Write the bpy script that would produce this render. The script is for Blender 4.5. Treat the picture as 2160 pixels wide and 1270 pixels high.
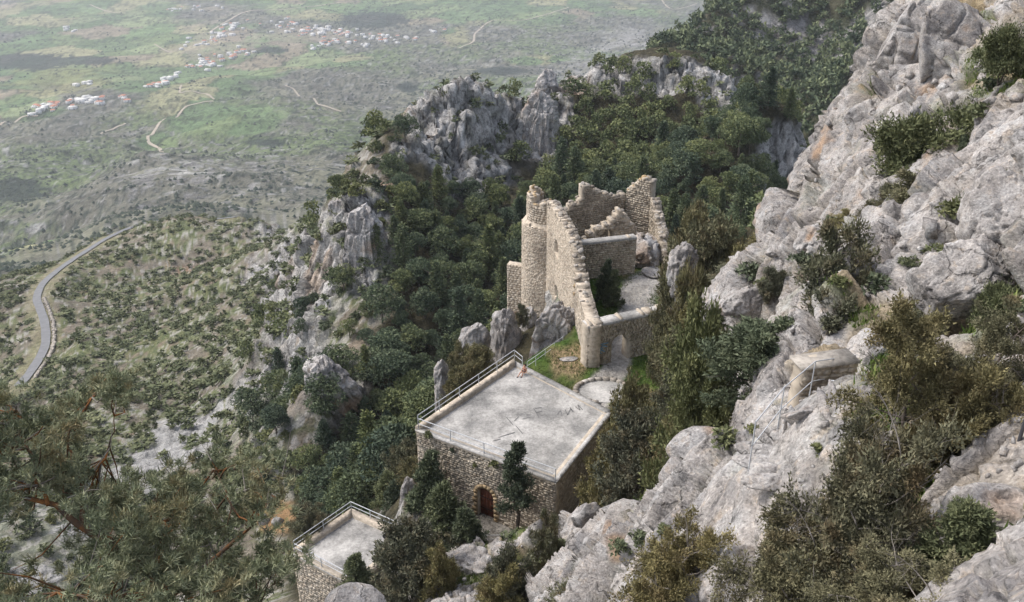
import bpy, bmesh, math, random
import numpy as np
from mathutils import Vector, Matrix
from mathutils.bvhtree import BVHTree

S = bpy.context.scene
COL = S.collection
for _o in list(bpy.data.objects):
    bpy.data.objects.remove(_o)

# ------------------------------------------------------------ camera, sky, sun, exposure
TILT = math.radians(27.0)
FPX = 1870.0
cam_d = bpy.data.cameras.new('camera')
cam_d.sensor_width = 36.0
cam_d.lens = 36.0 * FPX / 2160.0
cam_d.clip_start = 0.3
cam_d.clip_end = 40000.0
cam = bpy.data.objects.new('camera', cam_d)
COL.objects.link(cam)
cam.rotation_euler = (math.pi / 2 - TILT, 0, 0)
S.camera = cam

SUN_EL, SUN_AZ = math.radians(52), math.radians(-72)      # azimuth from +Y, towards +X
W = bpy.data.worlds.new('World')
S.world = W
W.use_nodes = True
nt = W.node_tree
bg = nt.nodes['Background']
sky = nt.nodes.new('ShaderNodeTexSky')
sky.sky_type = 'NISHITA'
sky.sun_disc = False
sky.sun_elevation = SUN_EL
sky.sun_rotation = SUN_AZ
sky.altitude = 900
sky.air_density = 1.0
sky.dust_density = 6.0
sky.ozone_density = 1.0
grey = nt.nodes.new('ShaderNodeHueSaturation')          # thin high cloud: a greyer sky than a clear one
grey.inputs['Saturation'].default_value = 0.6
nt.links.new(sky.outputs[0], grey.inputs['Color'])
nt.links.new(grey.outputs[0], bg.inputs[0])
bg.inputs[1].default_value = 0.15

sd = bpy.data.lights.new('sun', 'SUN')
sd.energy = 1.3
sd.angle = math.radians(16)
sd.color = (1.0, 0.96, 0.91)
sun = bpy.data.objects.new('sun', sd)
COL.objects.link(sun)
sdir = Vector((math.sin(SUN_AZ) * math.cos(SUN_EL), math.cos(SUN_AZ) * math.cos(SUN_EL), math.sin(SUN_EL)))
sun.rotation_euler = sdir.to_track_quat('Z', 'Y').to_euler()

S.view_settings.view_transform = 'Standard'
S.view_settings.look = 'None'
S.view_settings.exposure = 0.84
S.view_settings.gamma = 1.0
S.view_settings.use_curve_mapping = False
S.render.engine = 'CYCLES'
S.cycles.use_denoising = True
S.cycles.max_bounces = 6
S.cycles.diffuse_bounces = 3
S.cycles.volume_bounces = 0
S.cycles.transparent_max_bounces = 4

# ------------------------------------------------------------ pixel <-> place helpers (photo pixels, 2160 x 1270)
CT, ST = math.cos(TILT), math.sin(TILT)


def ray(u, v):
    x = (u - 1080) / FPX
    y = -(v - 635) / FPX
    return np.array([x, CT + y * ST, -ST + y * CT])


def PR(u, v, r):
    d = ray(u, v)
    return d * (r / math.hypot(d[0], d[1]))


def PZ(u, v, z):
    d = ray(u, v)
    return d * (z / d[2])


def PV(u, v, A, B):                      # on the vertical plane through A and B
    d = ray(u, v)
    nx, ny = B[1] - A[1], -(B[0] - A[0])
    t = (A[0] * nx + A[1] * ny) / (d[0] * nx + d[1] * ny)
    return d * t


def proj(p):
    p = np.asarray(p, float)
    f = p[..., 1] * CT - p[..., 2] * ST
    y = p[..., 1] * ST + p[..., 2] * CT
    f = np.where(f > 0.1, f, 0.1)
    return 1080 + FPX * p[..., 0] / f, 635 - FPX * y / f, f


# ------------------------------------------------------------ noise
_rs = np.random.RandomState(7)
PERM = _rs.permutation(256).astype(np.int64)
PERM = np.concatenate([PERM, PERM])
GR = _rs.normal(size=(256, 3))
GR /= np.linalg.norm(GR, axis=1)[:, None]
RT = _rs.rand(256, 4)


def perlin(p, seed=0):
    p = np.asarray(p, float) + seed * 17.31
    i = np.floor(p).astype(np.int64)
    f = p - i
    u = f * f * f * (f * (f * 6 - 15) + 10)
    i &= 255
    out = 0
    for dx in (0, 1):
        a = PERM[(i[:, 0] + dx) & 255]
        wx = u[:, 0] if dx else 1 - u[:, 0]
        for dy in (0, 1):
            b = PERM[(a + i[:, 1] + dy) & 255]
            wy = u[:, 1] if dy else 1 - u[:, 1]
            for dz in (0, 1):
                h = PERM[(b + i[:, 2] + dz) & 255]
                wz = u[:, 2] if dz else 1 - u[:, 2]
                g = GR[h]
                out = out + wx * wy * wz * (g[:, 0] * (f[:, 0] - dx) + g[:, 1] * (f[:, 1] - dy) + g[:, 2] * (f[:, 2] - dz))
    return out * 1.6


def fbm(p, oct=4, seed=0, gain=0.5, lac=2.03):
    s, a, f = 0, 1.0, 1.0
    for k in range(oct):
        s = s + a * perlin(p * f, seed + k * 3)
        a *= gain
        f *= lac
    return s


def ridged(p, oct=4, seed=0, gain=0.5):
    s, a, f = 0, 1.0, 1.0
    for k in range(oct):
        s = s + a * (1 - 2 * np.abs(perlin(p * f, seed + k * 3)))
        a *= gain
        f *= 2.07
    return s


def xy3(x, y, k=0.0):
    return np.stack([x, y, np.full_like(x, k)], 1)


def worley(x, y, seed=0):
    """F1, F2, four random numbers of the nearest cell, offset from its centre"""
    ix, iy = np.floor(x).astype(np.int64), np.floor(y).astype(np.int64)
    f1 = np.full(x.shape, 9.0)
    f2 = np.full(x.shape, 9.0)
    rid = np.zeros(x.shape, np.int64)
    ox, oy = np.zeros(x.shape), np.zeros(x.shape)
    for dx in (-1, 0, 1):
        for dy in (-1, 0, 1):
            cx, cy = ix + dx, iy + dy
            h = PERM[(PERM[(cx + seed * 37) & 255] + cy) & 255]
            px, py = cx + RT[h, 0], cy + RT[h, 1]
            ax, ay = x - px, y - py
            d = np.sqrt(ax * ax + ay * ay)
            n = d < f1
            f2 = np.where(n, f1, np.minimum(f2, d))
            rid = np.where(n, h, rid)
            ox = np.where(n, ax, ox)
            oy = np.where(n, ay, oy)
            f1 = np.where(n, d, f1)
    return f1, f2, RT[(rid * 7 + 13) & 255], ox, oy


RT3 = _rs.rand(256, 3)


def worley3(p, seed=0):
    """3-D cells: F1, F2, four random numbers of the cell, offset from its centre"""
    p = np.asarray(p, float)
    i = np.floor(p).astype(np.int64)
    n = len(p)
    f1, f2 = np.full(n, 9.0), np.full(n, 9.0)
    rid = np.zeros(n, np.int64)
    off = np.zeros((n, 3))
    for dx in (-1, 0, 1):
        a = PERM[(i[:, 0] + dx + seed * 37) & 255]
        for dy in (-1, 0, 1):
            b = PERM[(a + i[:, 1] + dy) & 255]
            for dz in (-1, 0, 1):
                h = PERM[(b + i[:, 2] + dz) & 255]
                q = p - i - np.array([dx, dy, dz]) - RT3[h]
                d = np.sqrt((q * q).sum(1))
                m = d < f1
                f2 = np.where(m, f1, np.minimum(f2, d))
                rid[m] = h[m]
                off[m] = q[m]
                f1 = np.where(m, d, f1)
    return f1, f2, RT[(rid * 7 + 13) & 255], off


def blocks(p, size, seed, crack=0.14, warp=0.5):
    """jointed-rock relief: each cell is a block set in or out and tilted, with open joints; about -1..1"""
    q = np.asarray(p) / size
    w = np.stack([perlin(q * 0.9, seed + 1), perlin(q * 0.9, seed + 2), perlin(q * 0.9, seed + 3)], 1)
    f1, f2, r, o = worley3(q + warp * w, seed)
    t = (r[:, 1:4] - 0.5)
    return (r[:, 0] - 0.45) + 1.5 * (t * o).sum(1) - 0.75 * (1 - sstep(0, crack, f2 - f1))


def slabs(p, size, seed, aniso=(1, 1, 1), crack=.06, tilt=2.2, depth=.8):
    """angular joint blocks with flat tilted faces and open seams"""
    q = (np.asarray(p) / size) * np.array(aniso)
    w = np.stack([perlin(q * 1.7, seed + 1), perlin(q * 1.7, seed + 2), perlin(q * 1.7, seed + 3)], 1)
    f1, f2, r, o = worley3(q + .16 * w, seed)
    t = (r[:, 1:4] - 0.5)
    return .7 * (r[:, 0] - 0.45) + tilt * (t * o).sum(1) - depth * (1 - sstep(0, crack, f2 - f1))


def sstep(a, b, x):
    t = np.clip((x - a) / (b - a), 0, 1)
    return t * t * (3 - 2 * t)


def seg_dist(x, y, pts):
    """distance to a polyline and the parameter (index + t) of the nearest point"""
    best = np.full(x.shape, 1e9)
    par = np.zeros(x.shape)
    for k in range(len(pts) - 1):
        ax, ay = pts[k][0], pts[k][1]
        bx, by = pts[k + 1][0] - ax, pts[k + 1][1] - ay
        t = np.clip(((x - ax) * bx + (y - ay) * by) / (bx * bx + by * by + 1e-9), 0, 1)
        d = np.hypot(x - ax - t * bx, y - ay - t * by)
        n = d < best
        best = np.where(n, d, best)
        par = np.where(n, k + t, par)
    return best, par


def inside(u, v, poly):
    r = np.zeros(u.shape, bool)
    n = len(poly)
    for k in range(n):
        x1, y1 = poly[k]
        x2, y2 = poly[(k + 1) % n]
        c = ((y1 > v) != (y2 > v)) & (u < (x2 - x1) * (v - y1) / (y2 - y1 + 1e-12) + x1)
        r ^= c
    return r


def poly_dist(x, y, poly):
    """signed distance to a closed polygon, negative inside"""
    d, _ = seg_dist(x, y, list(poly) + [poly[0]])
    return np.where(inside(x, y, poly), -d, d)


class RBF:
    def __init__(self, pts, c, smooth=0.0):
        p = np.array(pts, float)
        self.p, self.c = p[:, :2], c
        n = len(p)
        d = np.hypot(p[:, None, 0] - p[None, :, 0], p[:, None, 1] - p[None, :, 1])
        A = np.zeros((n + 3, n + 3))
        A[:n, :n] = np.sqrt(d * d + c * c) - np.eye(n) * smooth
        A[:n, n] = 1
        A[:n, n + 1:n + 3] = self.p / 100
        A[n:, :n] = A[:n, n:].T
        b = np.zeros(n + 3)
        b[:n] = p[:, 2]
        self.w = np.linalg.solve(A, b)
        self.n = n

    def __call__(self, x, y):
        s = self.w[self.n] + self.w[self.n + 1] * x / 100 + self.w[self.n + 2] * y / 100
        for k in range(self.n):
            s = s + self.w[k] * np.sqrt((x - self.p[k, 0]) ** 2 + (y - self.p[k, 1]) ** 2 + self.c ** 2)
        return s


# ------------------------------------------------------------ objects
def tag(o, label=None, cat=None, group=None, kind=None):
    if label:
        o['label'] = label
    if cat:
        o['category'] = cat
    if group:
        o['group'] = group
    if kind:
        o['kind'] = kind
    return o


def mesh_np(name, verts, faces, mats=(), smooth=False, col=None, attr=None, mat_idx=None):
    me = bpy.data.meshes.new(name)
    verts = np.ascontiguousarray(verts, np.float32)
    faces = np.ascontiguousarray(faces, np.int32)
    nf, k = faces.shape
    me.vertices.add(len(verts))
    me.vertices.foreach_set('co', verts.ravel())
    me.loops.add(nf * k)
    me.loops.foreach_set('vertex_index', faces.ravel())
    me.polygons.add(nf)
    me.polygons.foreach_set('loop_start', np.arange(0, nf * k, k, dtype=np.int32))
    me.polygons.foreach_set('loop_total', np.full(nf, k, np.int32))
    if smooth:
        me.polygons.foreach_set('use_smooth', np.ones(nf, bool))
    if mat_idx is not None:
        me.polygons.foreach_set('material_index', np.ascontiguousarray(mat_idx, np.int32))
    me.update(calc_edges=True)
    if col is not None:
        a = me.color_attributes.new('Col', 'FLOAT_COLOR', 'POINT')
        a.data.foreach_set('color', np.ascontiguousarray(col, np.float32).ravel())
    if attr is not None:
        for an, av in attr.items():
            a = me.attributes.new(an, 'FLOAT', 'POINT')
            a.data.foreach_set('value', np.ascontiguousarray(av, np.float32))
    for m in mats:
        me.materials.append(m)
    return me


def link(name, data, parent=None, loc=(0, 0, 0), rot=(0, 0, 0), scale=(1, 1, 1)):
    o = bpy.data.objects.new(name, data)
    COL.objects.link(o)
    o.location = loc
    o.rotation_euler = rot
    o.scale = scale
    if parent is not None:
        o.parent = parent
    return o


def empty(name, loc, label, cat, group=None, rot=(0, 0, 0), scale=(1, 1, 1)):
    o = link(name, None, None, loc, rot, scale)
    o.empty_display_size = 0.3
    return tag(o, label, cat, group)


class MB:
    """collects triangles and quads, builds one mesh"""
    def __init__(self):
        self.v, self.f, self.n, self.t = [], [], 0, []

    def add(self, v, f, tint=None):
        v = np.asarray(v, float).reshape(-1, 3)
        f = np.asarray(f, np.int64)
        if f.shape[1] == 3:
            f = np.concatenate([f, np.full((len(f), 1), -1 - self.n)], 1)
        self.v.append(v)
        self.f.append(f + self.n)
        self.t.append(np.full(len(v), 0.5) if tint is None else np.broadcast_to(tint, (len(v),)))
        self.n += len(v)

    def box(self, c, s, M=None, jit=0.0, rnd=None, tint=None):
        q = np.array([[x, y, z] for x in (-.5, .5) for y in (-.5, .5) for z in (-.5, .5)]) * np.array(s)
        if jit:
            q = q + rnd.uniform(-jit, jit, q.shape)
        if M is not None:
            q = q @ np.asarray(M).T
        self.add(q + np.asarray(c), [[0, 1, 3, 2], [4, 6, 7, 5], [0, 4, 5, 1], [2, 3, 7, 6], [0, 2, 6, 4], [1, 5, 7, 3]], tint)

    def tube(self, pts, rad, n=6, tint=None, cap=True):
        pts = np.asarray(pts, float)
        m = len(pts)
        rad = np.broadcast_to(rad, (m,))
        tg = np.gradient(pts, axis=0)
        tg /= np.linalg.norm(tg, axis=1)[:, None] + 1e-9
        ref = np.array([0, 0, 1.0]) if abs(tg[:, 2]).mean() < 0.8 else np.array([1.0, 0, 0])
        a = np.cross(tg, ref)
        a /= np.linalg.norm(a, axis=1)[:, None] + 1e-9
        b = np.cross(tg, a)
        th = np.arange(n) / n * 2 * np.pi
        v = pts[:, None] + rad[:, None, None] * (a[:, None] * np.cos(th)[None, :, None] + b[:, None] * np.sin(th)[None, :, None])
        k = np.arange(m - 1)[:, None] * n
        j = np.arange(n)[None]
        j2 = (j + 1) % n
        f = np.stack([k + j, k + j2, k + n + j2, k + n + j], -1).reshape(-1, 4)
        v = v.reshape(-1, 3)
        if cap and n <= 6:
            self.add(v, f, tint)
            if n == 4:
                self.add(v[:4], [[3, 2, 1, 0]], tint)
                self.add(v[-4:], [[0, 1, 2, 3]], tint)
            return
        self.add(v, f, tint)

    def arrays(self):
        v = np.concatenate(self.v)
        f = np.concatenate(self.f)
        t = np.concatenate(self.t)
        return v, f, t

    def mesh(self, name, mats, smooth=False):
        v, f, t = self.arrays()
        tri = f[:, 3] < 0
        if tri.all():
            return mesh_np(name, v, f[:, :3], mats, smooth, attr={'tint': t})
        if not tri.any():
            return mesh_np(name, v, f, mats, smooth, attr={'tint': t})
        q = f[~tri]
        f = np.concatenate([f[tri][:, :3], q[:, [0, 1, 2]], q[:, [0, 2, 3]]])
        return mesh_np(name, v, f, mats, smooth, attr={'tint': t})

    def build(self, name, mats, parent=None, smooth=False, loc=(0, 0, 0)):
        return link(name, self.mesh(name, mats, smooth), parent, loc)


# ------------------------------------------------------------ materials
def new_mat(name, rough=0.9, spec=0.2):
    m = bpy.data.materials.new(name)
    m.use_nodes = True
    b = m.node_tree.nodes['Principled BSDF']
    b.inputs['Roughness'].default_value = rough
    b.inputs['Specular IOR Level'].default_value = spec
    return m, m.node_tree, b


def N(t, typ, **kw):
    n = t.nodes.new(typ)
    for k, v in kw.items():
        if k in n.inputs:
            n.inputs[k].default_value = v
        else:
            setattr(n, k, v)
    return n


def noise_node(t, vec, scale, detail=4, rough=0.6):
    n = N(t, 'ShaderNodeTexNoise', Scale=scale, Detail=detail, Roughness=rough)
    t.links.new(vec, n.inputs['Vector'])
    return n.outputs[0]


def ramp(t, fac, stops):
    n = N(t, 'ShaderNodeValToRGB')
    e = n.color_ramp.elements
    e[0].position, e[0].color = stops[0][0], (*stops[0][1], 1)
    e[1].position, e[1].color = stops[-1][0], (*stops[-1][1], 1)
    for p, c in stops[1:-1]:
        x = e.new(p)
        x.color = (*c, 1)
    t.links.new(fac, n.inputs[0])
    return n.outputs[0]


def mix(t, fac, a, b, mode='MIX'):
    n = N(t, 'ShaderNodeMix', data_type='RGBA', blend_type=mode)
    for i, x in ((0, fac), (6, a), (7, b)):
        if isinstance(x, (int, float)):
            n.inputs[i].default_value = x
        elif isinstance(x, tuple):
            n.inputs[i].default_value = (*x, 1)
        else:
            t.links.new(x, n.inputs[i])
    return n.outputs[2]


def bump(t, bsdf, h, strength, dist, prev=None):
    n = N(t, 'ShaderNodeBump', Strength=strength, Distance=dist)
    t.links.new(h, n.inputs['Height'])
    if prev is not None:
        t.links.new(prev, n.inputs['Normal'])
    t.links.new(n.outputs[0], bsdf.inputs['Normal'])
    return n.outputs[0]


def world_pos(t):
    return N(t, 'ShaderNodeNewGeometry').outputs['Position']


def g3(x):
    return (x, x, x)


def mat_terrain(name, sc, bstr):
    m, t, b = new_mat(name, 0.95, 0.1)
    P = world_pos(t)
    a = N(t, 'ShaderNodeAttribute', attribute_name='Col')
    n1 = noise_node(t, P, sc, 6, 0.65)
    n2 = noise_node(t, P, sc * 9, 4, 0.6)
    v = ramp(t, n1, [(0.3, g3(0.62)), (0.5, g3(1.0)), (0.72, g3(1.35))])
    w = ramp(t, n2, [(0.3, g3(0.75)), (0.7, g3(1.2))])
    c = mix(t, 1.0, mix(t, 1.0, a.outputs['Color'], v, 'MULTIPLY'), w, 'MULTIPLY')
    mp = N(t, 'ShaderNodeMapping')                     # water streaks and lichen down the bare faces
    mp.inputs['Scale'].default_value = (1, 1, .16)
    t.links.new(P, mp.inputs['Vector'])
    st = noise_node(t, mp.outputs[0], sc * 1.6, 5, .68)
    pit = noise_node(t, P, sc * 3.5, 5, .7)
    k = mix(t, 1.0, ramp(t, st, [(.36, g3(.36)), (.48, g3(.92)), (.62, g3(1.22))]), ramp(t, pit, [(.36, g3(.5)), (.47, g3(1.0)), (.65, g3(1.12))]), 'MULTIPLY')
    c = mix(t, a.outputs['Alpha'], c, mix(t, 1.0, c, k, 'MULTIPLY'))
    t.links.new(c, b.inputs['Base Color'])
    p = bump(t, b, n1, bstr, 1.0 / sc)
    p = bump(t, b, pit, .5, .3 / sc, p)
    bump(t, b, n2, bstr * 0.8, 0.15 / sc, p)
    return m


def mat_rock(name, sc, light=0.43, warm=0.0, lichen=0.5, orange=0.62, soil=False):
    m, t, b = new_mat(name, 0.92, 0.15)
    P = world_pos(t)
    n1 = noise_node(t, P, sc, 6, 0.62)
    n2 = noise_node(t, P, sc * 4.3, 5, 0.65)
    n3 = noise_node(t, P, sc * 0.45, 3, 0.5)
    n4 = noise_node(t, P, sc * 14, 3, 0.6)
    L = light
    base = ramp(t, n1, [(0.28, (L * .80, L * .765, L * .735)), (0.45, (L * .95, L * .90 - warm * .02, L * .86 - warm * .04)),
                        (0.62, (L, L * .965, L * .93)), (0.78, (L * 1.12, L * 1.09, L * 1.06))])
    lich = ramp(t, n2, [(lichen - .13, g3(0.34)), (lichen, g3(0.9)), (0.75, g3(1.14))])
    c = mix(t, 1.0, base, lich, 'MULTIPLY')
    n5 = noise_node(t, P, sc * 0.55, 5, 0.7)
    c = mix(t, 1.0, c, ramp(t, n5, [(.38, (.56, .56, .575)), (.47, (.82, .815, .81)), (.58, g3(1.07))]), 'MULTIPLY')
    n6 = noise_node(t, P, sc * 2.2, 4, 0.7)
    c = mix(t, ramp(t, n6, [(.56, g3(0)), (.68, g3(.45))]), c, (.40, .31, .22))
    of = ramp(t, n3, [(orange, g3(0)), (orange + .1, g3(0.75))])
    c = mix(t, of, c, (0.36, 0.23, 0.135))
    vor = N(t, 'ShaderNodeTexVoronoi', feature='DISTANCE_TO_EDGE', Scale=sc * 0.7)
    mp = N(t, 'ShaderNodeVectorMath', operation='ADD')
    wn = N(t, 'ShaderNodeTexNoise', Scale=sc * 2, Detail=3)
    t.links.new(P, wn.inputs['Vector'])
    sm = N(t, 'ShaderNodeVectorMath', operation='SCALE')
    sm.inputs[3].default_value = 0.9 / sc
    t.links.new(wn.outputs[1], sm.inputs[0])
    t.links.new(P, mp.inputs[0])
    t.links.new(sm.outputs[0], mp.inputs[1])
    t.links.new(mp.outputs[0], vor.inputs['Vector'])
    ckm = N(t, 'ShaderNodeMath', operation='ADD')
    t.links.new(vor.outputs[0], ckm.inputs[0])
    t.links.new(ramp(t, n3, [(.42, g3(0)), (.6, g3(.12))]), ckm.inputs[1])
    ck = ramp(t, ckm.outputs[0], [(0.0, g3(0.0)), (0.035, g3(1.0))])
    sp = ramp(t, n4, [(0.34, g3(0.62)), (0.46, g3(.95)), (.58, g3(1.02)), (0.66, g3(1.38))])
    c = mix(t, 1.0, c, sp, 'MULTIPLY')
    c = mix(t, 1.0, c, ramp(t, ck, [(0, g3(0.6)), (1, g3(1.0))]), 'MULTIPLY')
    if soil:
        at = N(t, 'ShaderNodeAttribute', attribute_name='Col')
        sv = mix(t, 1.0, at.outputs['Color'], ramp(t, n4, [(0.3, g3(0.55)), (0.7, g3(1.3))]), 'MULTIPLY')
        c = mix(t, at.outputs['Alpha'], c, sv)
    t.links.new(c, b.inputs['Base Color'])
    p = bump(t, b, ck, 0.6, 0.12 / sc)
    p = bump(t, b, n2, 0.45, 0.22 / sc, p)
    bump(t, b, n4, 0.5, 0.08 / sc, p)
    return m


def mat_leaf(name, dark, mid, light, brown=None):
    m, t, b = new_mat(name, 0.8, 0.12)
    a = N(t, 'ShaderNodeAttribute', attribute_name='tint')
    oi = N(t, 'ShaderNodeObjectInfo')
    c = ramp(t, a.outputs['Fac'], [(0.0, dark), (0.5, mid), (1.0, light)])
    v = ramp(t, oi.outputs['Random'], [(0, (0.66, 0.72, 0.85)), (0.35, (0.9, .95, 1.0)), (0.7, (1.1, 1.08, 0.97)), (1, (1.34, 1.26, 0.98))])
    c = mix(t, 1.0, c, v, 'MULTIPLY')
    if brown:
        n = noise_node(t, world_pos(t), 1.1, 3)
        c = mix(t, ramp(t, n, [(0.5, g3(0)), (0.7, g3(0.7))]), c, brown)
    t.links.new(c, b.inputs['Base Color'])
    return m


def mat_plain(name, c, rough=0.8, var=0.25, sc=3.0, metal=0.0, bs=0.0):
    m, t, b = new_mat(name, rough, 0.3)
    n = noise_node(t, world_pos(t), sc, 5, 0.6)
    k = ramp(t, n, [(0.3, tuple(x * (1 - var) for x in c)), (0.7, tuple(min(1, x * (1 + var)) for x in c))])
    t.links.new(k, b.inputs['Base Color'])
    b.inputs['Metallic'].default_value = metal
    if bs:
        bump(t, b, n, bs, 0.1 / sc)
    return m


def mat_stone(name, a, b_, c, sc=2.0):
    """masonry: tint attribute picks each stone's tone, noise weathers it"""
    m, t, b = new_mat(name, 0.93, 0.15)
    P = world_pos(t)
    at = N(t, 'ShaderNodeAttribute', attribute_name='tint')
    k = ramp(t, at.outputs['Fac'], [(0, a), (0.5, b_), (1, c)])
    n1 = noise_node(t, P, sc * 3, 5, 0.65)
    n2 = noise_node(t, P, sc * 0.3, 4, 0.6)
    k = mix(t, 1.0, k, ramp(t, n1, [(0.3, g3(0.6)), (0.6, g3(1.1))]), 'MULTIPLY')
    k = mix(t, 1.0, k, ramp(t, n2, [(0.32, (0.62, 0.62, 0.62)), (0.6, g3(1.08))]), 'MULTIPLY')
    t.links.new(k, b.inputs['Base Color'])
    bump(t, b, n1, 0.6, 0.05)
    return m


M_plain = mat_terrain('valley_ground', 0.02, 0.5)
M_hill = mat_terrain('hillside_ground', 0.35, 0.7)
M_ridge2 = mat_terrain('far_ridge_ground', 0.12, 0.7)
M_near = mat_rock('limestone_cliff', 0.9, 0.405, 0.5, 0.445, 0.63, True)
M_crag = mat_rock('limestone_crag', 0.22, 0.48, 0.3, 0.45, 0.60)
M_boulder = mat_rock('limestone_boulder', 1.1, 0.41, 0.4, 0.42, 0.64)
M_stone = mat_stone('cut_stone', (0.33, 0.275, 0.21), (0.46, 0.395, 0.31), (0.56, 0.49, 0.395))
M_mortar = mat_plain('lime_mortar', (0.42, 0.36, 0.285), 0.95, 0.25, 2.0, 0, 0.4)
M_rubble = mat_stone('rubble_stone', (0.25, 0.21, 0.17), (0.38, 0.34, 0.29), (0.5, 0.46, 0.41))
M_cream = mat_stone('lime_plaster', (0.42, 0.345, 0.265), (0.51, 0.435, 0.345), (0.58, 0.51, 0.42), 1.0)
M_mortar2 = mat_plain('cream_mortar', (0.49, 0.415, 0.325), 0.95, 0.2, 2.0, 0, 0.4)
M_arch = mat_stone('arch_sandstone', (0.36, 0.26, 0.15), (0.43, 0.32, 0.19), (0.48, 0.37, 0.24))
M_steel = mat_plain('galvanised_steel', (0.52, 0.53, 0.54), 0.5, 0.08, 4.0, 0.0)
M_darksteel = mat_plain('dark_steel', (0.10, 0.10, 0.11), 0.5, 0.1, 4.0, 0.3)
M_road = mat_plain('worn_asphalt', (0.19, 0.19, 0.192), 0.9, 0.15, 0.4)
M_track = mat_plain('dirt_track', (0.42, 0.36, 0.28), 0.95, 0.15, 0.05)
M_bark = mat_plain('bark', (0.13, 0.105, 0.085), 0.95, 0.4, 6.0, 0, 0.5)
M_twig = mat_plain('dry_grey_twig', (0.24, 0.215, 0.19), 0.95, 0.3, 6.0)
def mat_bark2():
    m, t, b = new_mat('flaking_orange_bark', .95, .1)
    n = noise_node(t, world_pos(t), 2.2, 5, .65)
    t.links.new(ramp(t, n, [(.36, (.085, .065, .05)), (.5, (.14, .085, .05)), (.6, (.27, .115, .04)), (.7, (.33, .15, .055))]), b.inputs['Base Color'])
    bump(t, b, n, .5, .05)
    return m


M_orange = mat_bark2()
M_pine = mat_leaf('pine_foliage', (0.062, 0.082, 0.050), (0.115, 0.142, 0.083), (0.21, 0.23, 0.12))
M_jun = mat_leaf('juniper_foliage', (0.088, 0.088, 0.052), (0.17, 0.162, 0.095), (0.27, 0.25, 0.145), (0.20, 0.15, 0.088))
M_jnear = mat_leaf('dry_juniper_foliage', (0.085, 0.08, 0.047), (0.172, 0.158, 0.092), (0.29, 0.26, 0.15), (0.205, 0.15, 0.085))
M_dark = mat_leaf('cypress_foliage', (0.068, 0.08, 0.046), (0.125, 0.142, 0.08), (0.22, 0.23, 0.13))
M_fore = mat_leaf('foreground_pine_needles', (0.15, 0.16, 0.088), (0.28, 0.29, 0.16), (0.44, 0.43, 0.25), (0.34, 0.255, 0.13))
M_shrub = mat_leaf('maquis_foliage', (0.068, 0.08, 0.044), (0.122, 0.138, 0.077), (0.195, 0.20, 0.11))
M_grass = mat_leaf('grass_blades', (0.06, 0.095, 0.025), (0.10, 0.15, 0.04), (0.19, 0.21, 0.08))
# ------------------------------------------------------------ terrain heights
Z_COURT, Z_ROOF, Z_FRONT, Z_SMALL = -42.0, -41.75, -48.0, -52.0
HOUSE = [PZ(878, 905, Z_ROOF), PZ(1085, 762, Z_ROOF), PZ(1290, 868, Z_ROOF), PZ(1173, 1015, Z_ROOF)]      # left, back, right, front
SMALL = [PZ(617, 1165, Z_SMALL), PZ(742, 1078, Z_SMALL), PZ(870, 1135, Z_SMALL), PZ(745, 1235, Z_SMALL)]

mid_pts = [
    # hillside with the road
    (-250, 700, 420), (0, 600, 470), (100, 560, 500), (200, 528, 545), (280, 490, 600), (400, 482, 600), (480, 480, 560), (560, 476, 505), (670, 458, 390),
    (90, 680, 380), (60, 790, 320), (250, 600, 440), (400, 572, 460), (450, 655, 360), (550, 600, 330), (300, 750, 310),
    (450, 800, 250), (200, 850, 250), (350, 900, 215), (540, 770, 215), (610, 700, 205), (200, 1000, 190), (-100, 1000, 210),
    (50, 1200, 150), (400, 1000, 170), (300, 1250, 135), (560, 900, 165), (520, 1050, 140), (-200, 1250, 150),
    # spur of crags between hillside and wooded bowl
    (690, 840, 122), (740, 770, 133), (790, 690, 148), (740, 560, 165), (765, 470, 172), (700, 440, 185), (640, 540, 215),
    (650, 640, 190), (790, 400, 190), (820, 340, 202), (870, 275, 215), (940, 225, 226), (990, 190, 232), (1060, 225, 240),
    # ridge behind the ruin
    (1150, 175, 262), (1250, 160, 280), (1350, 150, 290), (1450, 150, 285), (1520, 190, 275), (1570, 250, 258), (1620, 300, 238), (1690, 335, 212),
    # wooded bowl
    (1000, 420, 205), (1050, 500, 190), (950, 560, 172), (900, 650, 155), (880, 750, 140), (830, 880, 124), (760, 980, 116), (700, 1030, 110), (640, 1060, 108),
    (1250, 270, 245), (1320, 380, 205), (1450, 330, 225), (1500, 450, 172), (1600, 400, 190), (1650, 480, 145), (1180, 390, 205), (1080, 330, 228), (1120, 300, 236),
    (1400, 420, 180),
]
mid = [tuple(PR(*p)) for p in mid_pts]
mid_low = [(-700, 820, 300, -262), (100, 300, 900, -430), (560, 300, 800, -400), (850, 180, 300, -150), (1000, 100, 320, -150), (1200, 60, 370, -160),
           (1450, 60, 360, -165), (1600, 150, 340, -170), (1750, 250, 280, -165), (1760, 400, 200, -125), (-300, 600, 800, -420), (300, 400, 820, -420), (600, 300, 560, -300)]
for u, v, r, z in mid_low:
    d = ray(u, v)
    h = math.hypot(d[0], d[1])
    mid.append((d[0] / h * r, d[1] / h * r, z))
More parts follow.
